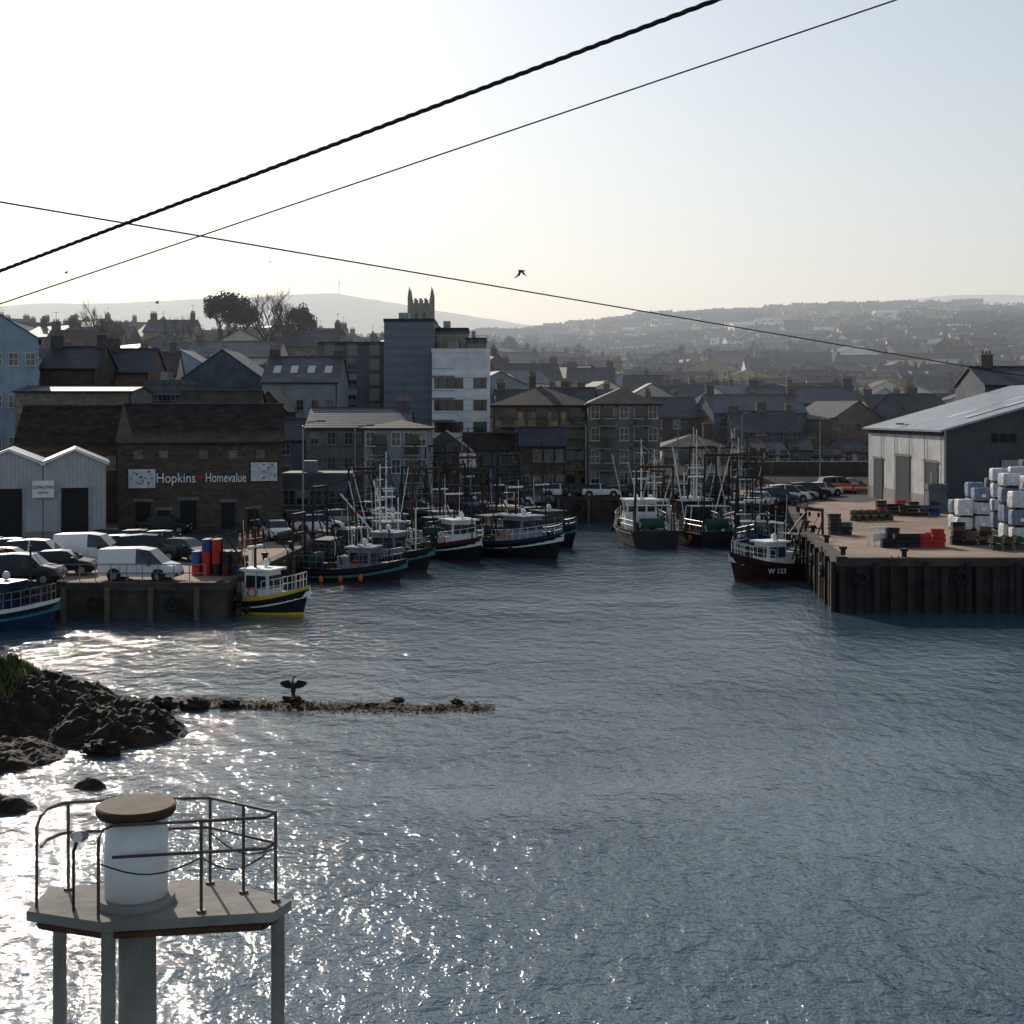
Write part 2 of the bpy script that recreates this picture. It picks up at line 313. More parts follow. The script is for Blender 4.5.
# ---------------------------------------------------------------- buildings
def building(name,x,y,z,rot,w,d,h,rt='gx',rh=2.5,wall='grey',roof='slate',fw=None,sw=None,chim=(),ov=.3,door=False,extra=None,blind=.15,below=4,frame='frame',sky=0):
    b=G(name,x,y,z,rot); W=b('walls',wall); hw=w/2
    W.box(-hw,hw,0,d,-below,h)
    Rf=b('roof',roof); t=.14
    if rt=='gx':
        W.poly([(-hw,0,h),(-hw,d,h),(-hw,d/2,h+rh),(hw,0,h),(hw,d,h),(hw,d/2,h+rh)],[(0,2,1),(3,4,5)])
        s=rh/(d/2)*ov
        Rf.slab([(-hw-ov*.6,-ov,h-s+t),(hw+ov*.6,-ov,h-s+t),(hw+ov*.6,d/2,h+rh+t),(-hw-ov*.6,d/2,h+rh+t)],t)
        Rf.slab([(hw+ov*.6,d+ov,h-s+t),(-hw-ov*.6,d+ov,h-s+t),(-hw-ov*.6,d/2,h+rh+t),(hw+ov*.6,d/2,h+rh+t)],t)
        b('ridge_tiles','chim').box(-hw-ov*.6,hw+ov*.6,d/2-.12,d/2+.12,h+rh+t-.03,h+rh+t+.1)
        b('gutter','black').box(-hw,hw,-ov-.12,-ov-.005,h-s-.02,h-s+.1)
        if fw: b('downpipe','black').tube([(hw-.2,-.08,-.2),(hw-.2,-.08,h-.1)],.05,5)
    elif rt=='gy':
        W.poly([(-hw,0,h),(hw,0,h),(0,0,h+rh),(-hw,d,h),(hw,d,h),(0,d,h+rh)],[(0,1,2),(3,5,4)])
        s=rh/hw*ov
        Rf.slab([(-hw-ov,-ov*.6,h-s+t),(0,-ov*.6,h+rh+t),(0,d+ov*.6,h+rh+t),(-hw-ov,d+ov*.6,h-s+t)],t)
        Rf.slab([(0,-ov*.6,h+rh+t),(hw+ov,-ov*.6,h-s+t),(hw+ov,d+ov*.6,h-s+t),(0,d+ov*.6,h+rh+t)],t)
    elif rt=='hip':
        k=min(hw,d/2)
        if w>=d: A=(-hw+k,d/2,h+rh); B=(hw-k,d/2,h+rh)
        else: A=(0,k,h+rh); B=(0,d-k,h+rh)
        e=[(-hw-ov,-ov,h),(hw+ov,-ov,h),(hw+ov,d+ov,h),(-hw-ov,d+ov,h)]
        if w>=d: fs=[[e[0],e[1],B,A],[e[1],e[2],B],[e[2],e[3],A,B],[e[3],e[0],A]]
        else: fs=[[e[0],e[1],A],[e[1],e[2],B,A],[e[2],e[3],B],[e[3],e[0],A,B]]
        for f in fs: Rf.poly(f,[tuple(range(len(f)))])
        b('fascia','black').box(-hw-ov,hw+ov,-ov,d+ov,h-.18,h-.004)
    else:
        b('parapet',wall if rt=='flat' else 'black').box(-hw-.08,hw+.08,-.08,d+.08,h,h+.45)
        Rf.box(-hw+.2,hw-.2,.2,d-.2,h+.45,h+.47)
        b('roof_plant','steel').box(-hw*.5,-hw*.1,d*.4,d*.7,h+.48,h+1.5)
    def fbox(face,part,mt,u0,u1,z0,z1,o0,o1):
        if face=='F': b(part,mt).box(u0,u1,-o1,-o0,z0,z1)
        elif face=='R': b(part,mt).box(hw+o0,hw+o1,u0,u1,z0,z1)
        else: b(part,mt).box(-hw-o1,-hw-o0,u0,u1,z0,z1)
    def win(face,u,z0,ww,wh):
        fbox(face,'surrounds',frame,u-ww/2-.07,u+ww/2+.07,z0+wh,z0+wh+.09,.0,.11)
        for sx in(-1,1):
            uu=u+sx*(ww/2+.035); fbox(face,'surrounds',frame,uu-.035,uu+.035,z0,z0+wh,0,.11)
        fbox(face,'sills',frame,u-ww/2-.15,u+ww/2+.15,z0-.12,z0,0,.18)
        if R()<blind: fbox(face,'blinds','blind',u-ww/2,u+ww/2,z0+wh*.45,z0+wh,.005,.03); fbox(face,'windows','glass',u-ww/2,u+ww/2,z0,z0+wh*.45,.005,.03)
        else: fbox(face,'windows','glass',u-ww/2,u+ww/2,z0,z0+wh,.005,.03)
        fbox(face,'glazing_bars',frame,u-.025,u+.025,z0,z0+wh,.03,.055); fbox(face,'glazing_bars',frame,u-ww/2,u-.025,z0+wh*.5-.025,z0+wh*.5+.025,.03,.055); fbox(face,'glazing_bars',frame,u+.025,u+ww/2,z0+wh*.5-.025,z0+wh*.5+.025,.03,.055)
    if fw:
        rows,cols,ww,wh=fw; fh=h/rows
        for r in range(rows):
            for c in range(cols):
                u=-hw+(c+.5)*w/cols
                if door and r==0 and c==cols//2:
                    fbox('F','door','brown',u-.5,u+.5,0,2.1,0,.06); continue
                if R()<.06: continue
                win('F',u,r*fh+fh*.36,ww,wh)
    if sw:
        rows,cols,ww,wh=sw; fh=h/rows
        for f in 'LR':
            for r in range(rows):
                for c in range(cols): win(f,(c+.5)*d/cols,r*fh+fh*.36,ww,wh)
    for cx in chim:
        cy=d/2 if rt!='gy' else d*U(.2,.8); zc=h+rh if rt in('gx','hip') else h+.4
        cw=U(.4,.75); ch=U(.9,1.5); b('chimney','chim').box(cx-cw,cx+cw,cy-.35,cy+.35,zc-1.2,zc+ch); b('chimney_cap','conc').box(cx-cw-.07,cx+cw+.07,cy-.42,cy+.42,zc+ch,zc+ch+.12)
        for k in range(3): b('chimney_pots','pot').tube([(cx-cw*.6+k*cw*.6,cy,zc+ch+.12),(cx-cw*.6+k*cw*.6,cy,zc+ch+.55)],.12,6)
        if R()<.4: b('tv_aerial','black').tube([(cx,cy,zc+ch),(cx,cy,zc+ch+1.8)],.03,4); b('tv_aerial','black').box(cx-.5,cx+.5,cy-.02,cy+.02,zc+ch+1.6,zc+ch+1.65)
    for k in range(sky):
        u=-hw+(k+.7)*w/(sky+.4); sl=rh/(d/2)
        y0=d*.16;y1=d*.3
        b('skylights','lamp').slab([(u-.45,y0,h+sl*y0+t+.08),(u+.45,y0,h+sl*y0+t+.08),(u+.45,y1,h+sl*y1+t+.08),(u-.45,y1,h+sl*y1+t+.08)],.07)
    if extra: extra(b,fbox,win,hw,d,h)
    return b.done()
def bp(name,xl,xr,ye,yr,D,d,rt,zb=None,rot=0,**k):
    X=wx((xl+xr)/2,D); w_=(xr-xl)*D/F; 
    if zb is None: zb=gz(X,D+d/3)
    h=wz(ye,D)-zb; rd_=D+d/2 if rt in('gx','hip') else D
    rh=max(.5,wz(yr,rd_)-wz(ye,D)); return building(name,X,D,zb,rot,w_,d,h,rt,rh,**k)
# grey foreground sheds
def shedx(b,fbox,win,hw,d,h):
    fbox('F','roller_door','dark',-1.0,1.0,0,4.0,.0,.06)
    for i in range(13): fbox('F','door_slats','black',-1.0,1.0,.15+i*.3,.2+i*.3,.06,.09)
    fbox('F','door_frame','steel',-1.15,-1.0,0,4.1,0,.12); fbox('F','door_frame','steel',1.0,1.15,0,4.1,0,.12)
    fbox('F','plinth','conc',-hw,-1.2,0,.7,.0,.05); fbox('F','plinth','conc',1.2,hw,0,.7,.0,.05)
    b('barge_board','white').slab([(-hw-.2,-.35,h-.05),(-hw-.2,-.3,h-.05),(0,-.3,h+1.1),(0,-.35,h+1.1)],.12)
    b('barge_board','white').slab([(0,-.35,h+1.1),(0,-.3,h+1.1),(hw+.2,-.3,h-.05),(hw+.2,-.35,h-.05)],.12)
building('warehouse_shed',-38.2,106.2,1.95,17,4.9,9,5.9,'gy',1.0,wall='clad',roof='sroof',extra=shedx)
building('warehouse_shed',-33.6,107.6,1.95,17,4.6,9,5.9,'gy',1.0,wall='clad',roof='sroof',extra=shedx)
building('warehouse_shed',-43.0,104.7,1.95,17,4.9,9,5.9,'gy',1.0,wall='clad',roof='sroof',extra=shedx)
sg=G('shop_sign',-35.7,106.6,5.9,17); sg('board','white').box(-.8,.8,0,.06,-.65,.65); sg.done(); text(sg.e,'CONLONS',.32,(0,-.03,.15),(math.pi/2,0,0),'black'); text(sg.e,'marine',.25,(0,-.03,-.25),(math.pi/2,0,0),'black')
# dark stone warehouse with the painted sign
def hop(b,fbox,win,hw,d,h):
    for u,z0,ww,wh in ((-4.6,.2,1.2,2.3),(-3.0,.2,1.0,1.6),(-1,.2,1.3,2.4),(2.2,.2,1.1,2.2),(4.2,.3,.9,1.5)):
        fbox('F','openings','dark',u-ww/2,u+ww/2,z0,z0+wh,0,.04); fbox('F','lintels','stone2',u-ww/2-.2,u+ww/2+.2,z0+wh,z0+wh+.25,0,.08)
    for u in (-5.0,-3,0.2,2.6,4.8):
        fbox('F','blocked_windows','stone2',u-.35,u+.35,6.0,6.7,0,.03)
    for u,zc in ((-hw+1.9,4.4),(hw-1.5,4.9)):
        fbox('F','banner_frame','black',u-1.15,u+1.15,zc-.85,zc+.85,0,.05); fbox('F','banner_panel','bag',u-1.07,u+1.07,zc-.77,zc+.77,.05,.08)
        for k in range(16):
            uu=u+U(-.9,.9); z0=zc+U(-.65,.55); w0=U(.06,.25); h0=U(.05,.25)
            fbox('F','banner_art_'+'abc'[k%3],['grey','bag2','dgrey'][k%3],uu-w0*.5,uu+w0*.5,z0,z0+h0,.08,.09+.004*k)
hw_=building('stone_warehouse',wx(201,115),115.0,1.95,10,13.2,13,7.4,'gx',3.0,wall='stone',roof='rroof',extra=hop)
text(hw_,'Hopkins',1.12,(-2.0,-.06,4.4),(math.pi/2,0,0),'signw',.03).scale=(.85,1,1); text(hw_,'Homevalue',1.1,(2.0,-.06,4.4),(math.pi/2,0,0),'signw',.03).scale=(.66,1,1)
hq=M('red'); hq.poly([(-.05+.27*(16*math.sin(a)**3)/16,-.07,4.42+.27*(13*math.cos(a)-5*math.cos(2*a)-2*math.cos(3*a)-math.cos(4*a))/16) for a in [i*math.pi/12 for i in range(24)]],[tuple(range(24))]); mkobj('heart_logo',hq,hw_)
building('stone_warehouse',wx(78,124),122.5,1.95,12,9.5,13,7.1,'gx',3.2,wall='stone',roof='rroof',fw=(2,3,.8,1.0))
# upper left town
bp('blue_house',-60,36,338,308,150,12,'gy',rot=19,wall='blue',roof='slate3',fw=(4,6,.9,1.3),chim=(2,),frame='wframe')
bp('stone_building',15,132,392,388,142,8,'gx',wall='stone2',roof='slate',fw=(2,7,.8,1.1))
bp('stone_house',40,95,368,348,158,9,'gx',wall='stone',roof='slate',fw=(2,3,.8,1.2),chim=(-2.6,2.6))
bp('brick_house',92,148,372,350,166,9,'gx',wall='brick',roof='slate',fw=(2,3,.8,1.2),chim=(-2,))
bp('glazed_office',145,180,384,360,160,8,'flat',wall='dgrey',roof='slate',fw=(3,4,.9,1.4),blind=0)
bp('rendered_house',175,256,415,392,150,7,'gx',wall='stone2',roof='slate2',fw=(1,4,.9,1.2))
bp('stone_house',183,262,378,350,178,12,'gy',wall='dgrey',roof='slate',fw=(2,4,.9,1.3),chim=(2,-3))
bp('rendered_house',262,338,382,358,172,11,'gx',wall='grey',roof='slate3',fw=(2,5,.8,1.2),chim=(-4,4),sky=4)
bp('rendered_house',275,318,440,420,150,8,'gx',wall='dgrey',roof='slate',fw=(3,2,.9,1.2))
bp('rendered_house',252,285,410,392,158,8,'gy',wall='stone',roof='slate2',fw=(2,2,.9,1.2))
# modern block
bp('apartment_block',318,386,345,332,190,14,'flatb',wall='dgrey',roof='slate',fw=(7,3,1.2,1.4),blind=.05)
bp('apartment_block',384,434,322,318,186,9,'flatb',wall='bgrey',roof='slate')
def mod(b,fbox,win,hw,d,h):
    n=5; fh=2.9
    for r in range(n):
        z0=h-3.2-(r)*fh
        fbox('F','ribbon_window','glass',-hw+.3,hw-.3,z0-1.6,z0-.2,.0,.04)
        fbox('F','floor_band','wrender',-hw,hw,z0-.15,z0+.45,.0,.12)
        for c in range(6):
            u=-hw+.3+(c+.5)*(2*hw-.6)/6; fbox('F','mullions','black',u-.04,u+.04,z0-1.6,z0-.2,.04,.07)
        if r<3: fbox('F','wall_pier','wrender',hw*.1,hw*.45,z0-1.6,z0-.2,.05,.1)
        fbox('F','balcony_rail','black',-hw,-hw*.2,z0+1.0,z0+1.05,.6,.64); fbox('F','balcony_slab','conc',-hw,-hw*.2,z0-.02,z0+.1,.13,.65)
bp('office_building',432,489,352,345,184,10,'flat',wall='wrender',roof='slate',extra=mod)
def gls(b,fbox,win,hw,d,h):
    fbox('F','glazing','glass',-hw+.2,hw-.2,h-4.6,h-.4,0,.04); fbox('F','floor_band','steel',-hw,hw,h-2.6,h-2.4,.05,.1)
    for c in range(7):
        u=-hw+.2+(c)*(2*hw-.4)/6; fbox('F','mullions','steel',u-.05,u+.05,h-4.6,h-.4,.04,.1)
    fbox('R','glazing','teal',.5,d-.5,h-4.6,h-.4,0,.04)
bp('glazed_penthouse',434,468,331,326,190,6,'flatb',wall='dgrey',roof='slate',extra=gls)
bp('glazed_penthouse',466,486,341,336,189,6,'flatb',wall='dgrey',roof='slate',extra=gls)
pr=G('roof_railing',wx(461,184.2),184.2,wz(344,184)); 
for i in range(8): pr('posts','steel').box(-3.6+i,-3.55+i,0,.05,0,1.1)
pr('rails','steel').box(-3.7,3.6,-.01,.04,1.1,1.15); pr('rails','steel').box(-3.7,3.6,0.0,.05,.5,.54); pr.done()
# church tower
def tower():
    D=262; X=wx(420.5,D); z0=18; t=wz(303,D)-z0; b=G('church_tower',X,D,z0); b('tower','stone2').box(-2.15,2.15,0,4.3,0,t)
    for zz in (t-6,t-.3): b('string_course','stone2').box(-2.3,2.3,-.15,4.45,zz,zz+.25)
    for i in range(5):
        for yy in(0,4.0): b('battlements','stone2').box(-2.15+i*.95,-2.15+i*.95+.5,yy,yy+.3,t,t+.9)
        for xx in(-2.15,1.85): b('battlements','stone2').box(xx,xx+.3,.1+i*.9,.5+i*.9,t-.01,t+.88)
    for xx in(-2.1,2.1):
        for yy in(.05,4.25):
            b('pinnacles','stone2').box(xx-.3,xx+.3,yy-.3,yy+.3,t-5,t+1.1); b('pinnacles','stone2').tube([(xx,yy,t+1.1),(xx,yy,t+3.2)],.36,6,.02)
    for u in(-.75,.75):
        b('belfry_openings','dark').box(u-.35,u+.35,-.03,0,t-4.8,t-2.2); b('belfry_openings','dark').poly([(u-.35,-.03,t-2.2),(u+.35,-.03,t-2.2),(u,-.03,t-1.5)],[(0,1,2)])
    b('nave','stone2').box(-6,6,4.4,24,0,8); b('nave_roof','slate').slab([(-6.3,4.4,7.8),(0,4.4,13),(0,24,13),(-6.3,24,7.8)],.2); b('nave_roof','slate').slab([(0,4.4,13),(6.3,4.4,7.8),(6.3,24,7.8),(0,24,13)],.2)
    b.done()
tower()
# mid buildings
bp('stone_house',306,408,428,409,148,10,'gx',zb=2.2,wall='stone2',roof='slate3',fw=(3,6,.8,1.2),chim=(4.5,),sky=0)
def balc(rows,cols,bw):
    def f(b,fbox,win,hw,d,h):
        fh=h/rows
        for r in range(1,rows):
            for c in range(cols):
                u=-hw+(c+.5)*2*hw/cols
                fbox('F','balcony_slab','conc',u-bw/2,u+bw/2,r*fh-.05,r*fh+.08,.12,1.2)
                fbox('F','balcony_rail','black',u-bw/2,u+bw/2,r*fh+1.05,r*fh+1.1,1.13,1.18)
                fbox('F','balcony_door','glass',u-.7,u+.7,r*fh+.1,r*fh+2.1,.12,.15)
                k=0
                while k<=bw: fbox('F','balcony_rail','black',u-bw/2+k,u-bw/2+k+.03,r*fh+.08,r*fh+1.05,1.14,1.17); k+=.22
    return f
bp('grey_apartments',364,428,428,420,140,9,'hip',zb=2.0,wall='grey',roof='slate2',fw=(3,5,.8,1.3),extra=balc(3,2,1.8),frame='wframe')
bp('low_canopy',282,350,478,470,128,5,'flat',zb=1.95,wall='dgrey',roof='slate',fw=(1,5,1.0,1.3))
bp('pub',418,470,452,430,152,10,'hip',zb=2.2,wall='brown',roof='slate2',fw=(2,4,1,1.4),door=True)
bp('pub',462,522,450,434,158,10,'gx',zb=2.6,wall='dgrey',roof='rroof',fw=(2,4,1.1,1.4),chim=(2,),door=True)
ps=G('pub_sign',wx(468,150),150,2.2); ps('post','black').tube([(0,0,0),(0,0,6)],.07); ps('board','white').box(-.9,.9,-.05,.05,3.6,5.2); ps('board_frame','brown').box(-1,1,-.03,.03,3.5,5.3); ps.done()
def aptx(b,fbox,win,hw,d,h):
    balc(4,3,2.2)(b,fbox,win,hw,d,h)
    fbox('F','upper_storey_boarding','brown',-hw,hw,h-.75,h-.19,.0,.1)
    for u in (-hw+.1,hw-.35,-hw*.33,hw*.33): fbox('F','piers','brown',u,u+.25,0,h-.8,0,.14)
bp('apartment_building',492,592,405,386,163,14,'hip',zb=2.6,wall='yellow',roof='slate2',fw=(4,7,.9,1.4),extra=aptx,frame='dgrey',chim=(-1,))
bp('apartment_building',588,660,404,388,160,13,'hip',zb=2.6,wall='stone2',roof='slate2',fw=(4,5,.9,1.4),extra=balc(4,2,2.4),frame='wframe')
bp('stone_warehouse',520,566,445,428,154,5,'gx',zb=2.6,wall='stone',roof='slate',fw=(2,4,.8,1.2))
bp('harbour_office',662,733,447,434,178,10,'hip',wall='cream',roof='slate2',fw=(1,5,1.2,1.8),door=True,chim=(2,))
bp('terraced_house',733,800,432,412,200,9,'gx',wall='dgrey',roof='slate',fw=(2,5,.9,1.3),chim=(-4,0,4))
bp('terraced_house',798,832,433,420,215,9,'gx',wall='wrender',roof='slate',fw=(2,3,.9,1.3),chim=(2.4,))
bp('terraced_house',832,872,440,424,225,9,'gx',wall='cream',roof='slate2',fw=(2,4,.9,1.3),chim=(-3,3))
bp('terraced_house',690,800,405,387,255,10,'gx',wall='stone2',roof='slate',fw=(3,9,.9,1.4),chim=(-9,-3,3,9))
bp('terraced_house',795,880,418,402,262,10,'gx',wall='pink',roof='slate',fw=(2,7,.9,1.3),chim=(-7,-1,6))
for xl,xr,ye,yr,D,wl,rf in ((738,768,452,440,192,'stone','slate'),(766,790,455,443,194,'cream','slate3'),(790,812,450,440,196,'dgrey','slate'),(812,842,457,447,198,'wrender','slate2'),(842,868,452,440,200,'pink','slate'),(868,900,455,442,200,'stone','slate')):
    bp('town_house',xl,xr,ye,yr,D,8,'gx',wall=wl,roof=rf,fw=(2,max(2,int((xr-xl)/9)),.9,1.2),chim=(-1.2,),rot=U(-8,8))
b=G('boundary_wall',wx(800,182),182,gz(wx(800,182),182)-.1); b('wall','stone').box(-10,22,0,.4,0,1.7); b('coping','conc').box(-10.1,22.1,-.08,.48,1.7,1.8); b.done()
# town fill
skyl=[(-60,312),(0,320),(45,314),(140,316),(200,330),(300,326),(380,340),(490,346),(560,350),(620,358),(660,368),(760,378),(870,384),(1080,388)]
walls=['stone','stone2','grey','blue','brick','cream','stone','grey','pink','dgrey','cream','wrender','yellow']
cnt=0
for D in (192,208,226,246,268,292,318,346,376,410,446,485,528,575):
    px=-70+U(0,30)
    while px<1090:
        wpx=U(8,18)*F/D; cx=px+wpx/2; X=wx(cx,D); px+=wpx+U(0,3)*F/D*(1 if D<350 else 1.6)
        if D<250 and 395<cx<440: continue
        if D<205 and X>18: continue
        if D>260 and R()<.07: continue
        z=gz(X,D+4); dd=U(7,9.5); rh=U(2.2,3.4); h=U(5,9) if cx<520 else U(5,7.5)
        top=HY-(z+h+rh-HC)*F/(D+4); lim=interp(cx,skyl)+U(-4,14)
        if top<lim and (D<345 or cx<530): h-= (lim-top)*D/F
        if h<2.6:
            continue
        nf=2 if h>4.5 else 1
        if h>8: nf=3
        w_=wpx*D/F; nc=max(2,int(w_/2.6)); rr=R()
        building('terraced_house' if w_>13 else 'town_house',X,D,z,U(-22,22) if rr<.6 else U(-60,60),w_,dd,h,'gx' if R()<.75 else 'gy',rh,
          wall=random.choice(walls),roof=random.choice(['slate','slate','slate2','slate3']),fw=(nf,nc,.9,1.2) if D<450 else (nf,nc,1,1.2),
          chim=[-w_/2+.9,w_/2-.9] if R()<.8 else [0],sky=2 if R()<.15 else 0,frame='wframe' if R()<.35 else 'frame'); cnt+=1
print('houses',cnt)
# hillside houses: one mass
hh=G('hillside_houses')
for i in range(2100):
    D=600+680*R()**1.1; px=U(480,1060) if R()<.92 else U(60,490); X=wx(px,D); 
    if noise.noise(Vector((X*.007,D*.007,9)))<-.08-.1*(D<800): continue
    z=gz(X,D); w_=U(7,15)/2; a=U(-.5,.5); mt=Matrix.Translation((X,D,z))@Matrix.Rotation(a,4,'Z'); h=U(3.5,5.8)
    wl=random.choice(['wrender','wrender','cream','grey','stone2']); hh('walls_'+wl,wl).box(-w_,w_,0,7,-4,h,mt)
    hh('walls_'+wl,wl).poly([mt@Vector(v) for v in ((-w_,0,h),(-w_,7,h),(-w_,3.5,h+2.4),(w_,0,h),(w_,7,h),(w_,3.5,h+2.4))],[(0,2,1),(3,4,5)])
    rf=random.choice(['slate','slate','slate2','slate3'])
    hh('roofs_'+rf,rf).slab([mt@Vector(v) for v in ((-w_-.2,-.3,h),(w_+.2,-.3,h),(w_+.2,3.5,h+2.6),(-w_-.2,3.5,h+2.6))],.15)
    hh('roofs_'+rf,rf).slab([mt@Vector(v) for v in ((w_+.2,7.3,h),(-w_-.2,7.3,h),(-w_-.2,3.5,h+2.6),(w_+.2,3.5,h+2.6))],.15)
    hh('chimneys','chim').box(w_-.9,w_-.1,3.1,3.9,h+1.5,h+3.6,mt)
    for k in(-.5,.5): hh('windows','glass').box(w_*k-.6,w_*k+.6,-.05,-.01,1,2.3,mt)
hh.done()
for px,D,w_ in ((760,900,34),(835,820,22),(905,1000,40),(640,930,20),(978,700,20),(700,1050,30)):
    X=wx(px,D); building('farm_building',X,D,gz(X,D),U(-10,10),w_,16,5,'gx',2.5,wall='wrender',roof='sroof')
# hillside tree mass
tm={'leafh':M('leafh'),'leafo':M('leafo')}
def clump(mm,c,r,n,k0=.16,k1=.34):
    for k in range(n):
        d=Vector((U(-1,1),U(-1,1),U(-.6,1)));
        if d.length>1: continue
        q=Vector(c)+d*r; s=r*U(k0,k1)
        a=Vector((U(-1,1),U(-1,1),U(-1,1))).normalized()*s; e=a.orthogonal().normalized()*s
        mm.poly([q-a,q+e,q+a,q-e],[(0,1,2,3)])
def tput(X,D,r):
    z=gz(X,D)+r*.7; clump(tm['leafo' if R()<.3 else 'leafh'],(X,D,z),r*1.25,34)
for i in range(90):
    X=U(-60,480); D=U(480,1270); a=random.choice([0.1,-.15,.25,1.4,1.2,-1.2])+U(-.15,.15); L=U(40,160); k=0
    while k<L:
        x=X+math.cos(a)*k; y=D+math.sin(a)*k; k+=U(3,8)
        if 440<y<1300 and -80<x<520: tput(x,y,U(1.5,3.4))
for i in range(2000):
    D=U(330,1270); px=U(40,1080); X=wx(px,D)
    if noise.noise(Vector((X*.011,D*.011,3)))<.12 and R()<.85: continue
    tput(X,D,U(2.0,4.2))
e=bpy.data.objects.new('hillside_trees',None); sc.collection.objects.link(e)
for k,v in tm.items(): mkobj('foliage_'+k,v,e)
# individual trees
def branch(mm,p,d,L,r,dep,tips):
    q=p+d*L; mid=p+d*L*.5+Vector((U(-1,1),U(-1,1),0))*L*.06
    mm.tube([p,mid,q],r,5,r*.62)
    if dep==0: tips.append(q); return
    for k in range(3 if dep>1 else 4):
        nd=(d+Vector((U(-1,1),U(-1,1),U(-.25,.6)))*.75).normalized(); branch(mm,q-d*L*U(0,.35),nd,L*U(.6,.8),r*.55,dep-1,tips)
def tree(name,px,D,ybase,h,spread,leaf=None,dep=4,zb=None):
    X=wx(px,D); z=gz(X,D) if zb is None else zb; t=G(name,X,D,z); tips=[]; branch(t('trunk_and_limbs','bark'),Vector((0,0,-.5)),Vector((U(-.1,.1),0,1)).normalized(),h*.33,h*.03,dep,tips)
    mx=max(p.z for p in tips)
    k=h/mx; 
    for part in t.p.values(): part.v=[(x*spread,y*spread,z_*k) for x,y,z_ in part.v]
    if leaf:
        for p in tips:
            if R()<.8: clump(t('crown',leaf),(p.x*spread,p.y*spread,p.z*k),h*U(.05,.10),70,.1,.24)
    t.done()
def treetop(name,px,D,ytop,spread=1,leaf=None,dep=4):
    X=wx(px,D); z=gz(X,D); tree(name,px,D,0,wz(ytop,D)-z,spread,leaf,dep)
treetop('monterey_cypress',218,255,295,.95,'leafd'); treetop('monterey_cypress',238,262,297,.8,'leafd'); treetop('monterey_cypress',300,262,308,.8,'leafd')
treetop('bare_tree',262,248,288,1.2,None,6); treetop('bare_tree',280,252,294,1.0,None,6); treetop('bare_tree',95,250,297,.9,None,5); treetop('bare_tree',178,250,314,.8,None,5)
for px,yt in ((660,352),(682,347),(704,350),(718,356),(640,358),(500,338),(575,346),(800,372),(845,375),(930,372)): treetop('broadleaf_tree',px,520,yt,1.2,'leafh',3)
mst=G('radio_mast',wx(339,2600),2600,wz(297,2600)-3); mst('lattice','steel').tube([(0,0,0),(0,0,42)],1.3,4,.8); mst('antennas','steel').box(-2.5,2.5,-.5,.5,28,31); mst.done()
mst=G('radio_mast',wx(289,2600),2600,wz(297,2600)-3); mst('lattice','steel').tube([(0,0,0),(0,0,28)],1.1,4,.7); mst('antennas','steel').box(-2,2,-.5,.5,18,20); mst.done()
# ---------------------------------------------------------------- right shed
def bigshed():
    b=G('quayside_warehouse',0,0,3.05)
    n=(38,123); f=(36.9,145); H=7.1; RH=4.2; W_=15
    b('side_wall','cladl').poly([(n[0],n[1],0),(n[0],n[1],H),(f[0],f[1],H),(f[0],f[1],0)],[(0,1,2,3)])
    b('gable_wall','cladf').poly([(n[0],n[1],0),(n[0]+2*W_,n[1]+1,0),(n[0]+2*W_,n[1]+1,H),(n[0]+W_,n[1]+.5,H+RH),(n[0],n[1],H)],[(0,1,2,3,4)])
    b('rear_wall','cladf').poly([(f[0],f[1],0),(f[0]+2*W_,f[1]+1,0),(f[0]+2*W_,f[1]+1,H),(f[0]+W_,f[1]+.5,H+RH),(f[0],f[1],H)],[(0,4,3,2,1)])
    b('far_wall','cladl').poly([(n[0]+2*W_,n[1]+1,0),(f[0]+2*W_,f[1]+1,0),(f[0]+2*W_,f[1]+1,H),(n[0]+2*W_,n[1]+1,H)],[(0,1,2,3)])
    b('roof','sroof').slab([(n[0]-.5,n[1]-.6,H+.05),(n[0]+W_,n[1]-.1,H+RH+.2),(f[0]+W_,f[1]+.8,H+RH+.2),(f[0]-.5,f[1]+.4,H+.05)],.18)
    b('roof','sroof').slab([(n[0]+W_,n[1]-.1,H+RH+.2),(n[0]+2*W_+.5,n[1]+.4,H+.05),(f[0]+2*W_+.5,f[1]+1.2,H+.05),(f[0]+W_,f[1]+.8,H+RH+.2)],.18)
    dx=(f[0]-n[0])/22
    def sb(part,mt,y0,y1,z0,z1,o=.08):
        xa=n[0]+dx*(y0)-o; b(part,mt).poly([(xa,n[1]+y0,z0),(xa,n[1]+y0,z1),(xa+dx*(y1-y0),n[1]+y1,z1),(xa+dx*(y1-y0),n[1]+y1,z0)],[(0,1,2,3)])
    sb('plinth','conc',0,22,0,1.2,.04)
    for y0,y1,zz in ((1.5,5,4.2),(9,13,4.5),(17,20,4)):
        sb('sliding_door','cladd',y0,y1,0,zz); sb('door_lintel','steel',y0-.2,y1+.2,zz,zz+.25,.12)
    for k in range(6): sb('downpipes','black',k*4.2+.4,k*4.2+.55,0,H,.14)
    sb('high_band','cladd',0,22,H-.5,H,.06)
    gx=lambda u:(n[0]+u)
    b('gable_door','steel').box(gx(5),gx(9),n[1]-.0,n[1]+.1,0,4.5)
    b('gable_trim','steel').box(gx(-.05),gx(.12),n[1]-.1,n[1]-.01,0,H)
    for k in (3.2,4.0,4.8): b('gable_vent','dark').box(gx(1+k),gx(1.5+k),n[1]-.05,n[1]-.01,H-1,H-.3)
    for k in range(4):
        yy=n[1]+3+k*5; b('rooflights','lamp').slab([(n[0]+3,yy,H+RH*3/W_+.33),(n[0]+10,yy,H+RH*10/W_+.33),(n[0]+10,yy+1,H+RH*10/W_+.33),(n[0]+3,yy+1,H+RH*3/W_+.33)],.05)
    b.done()
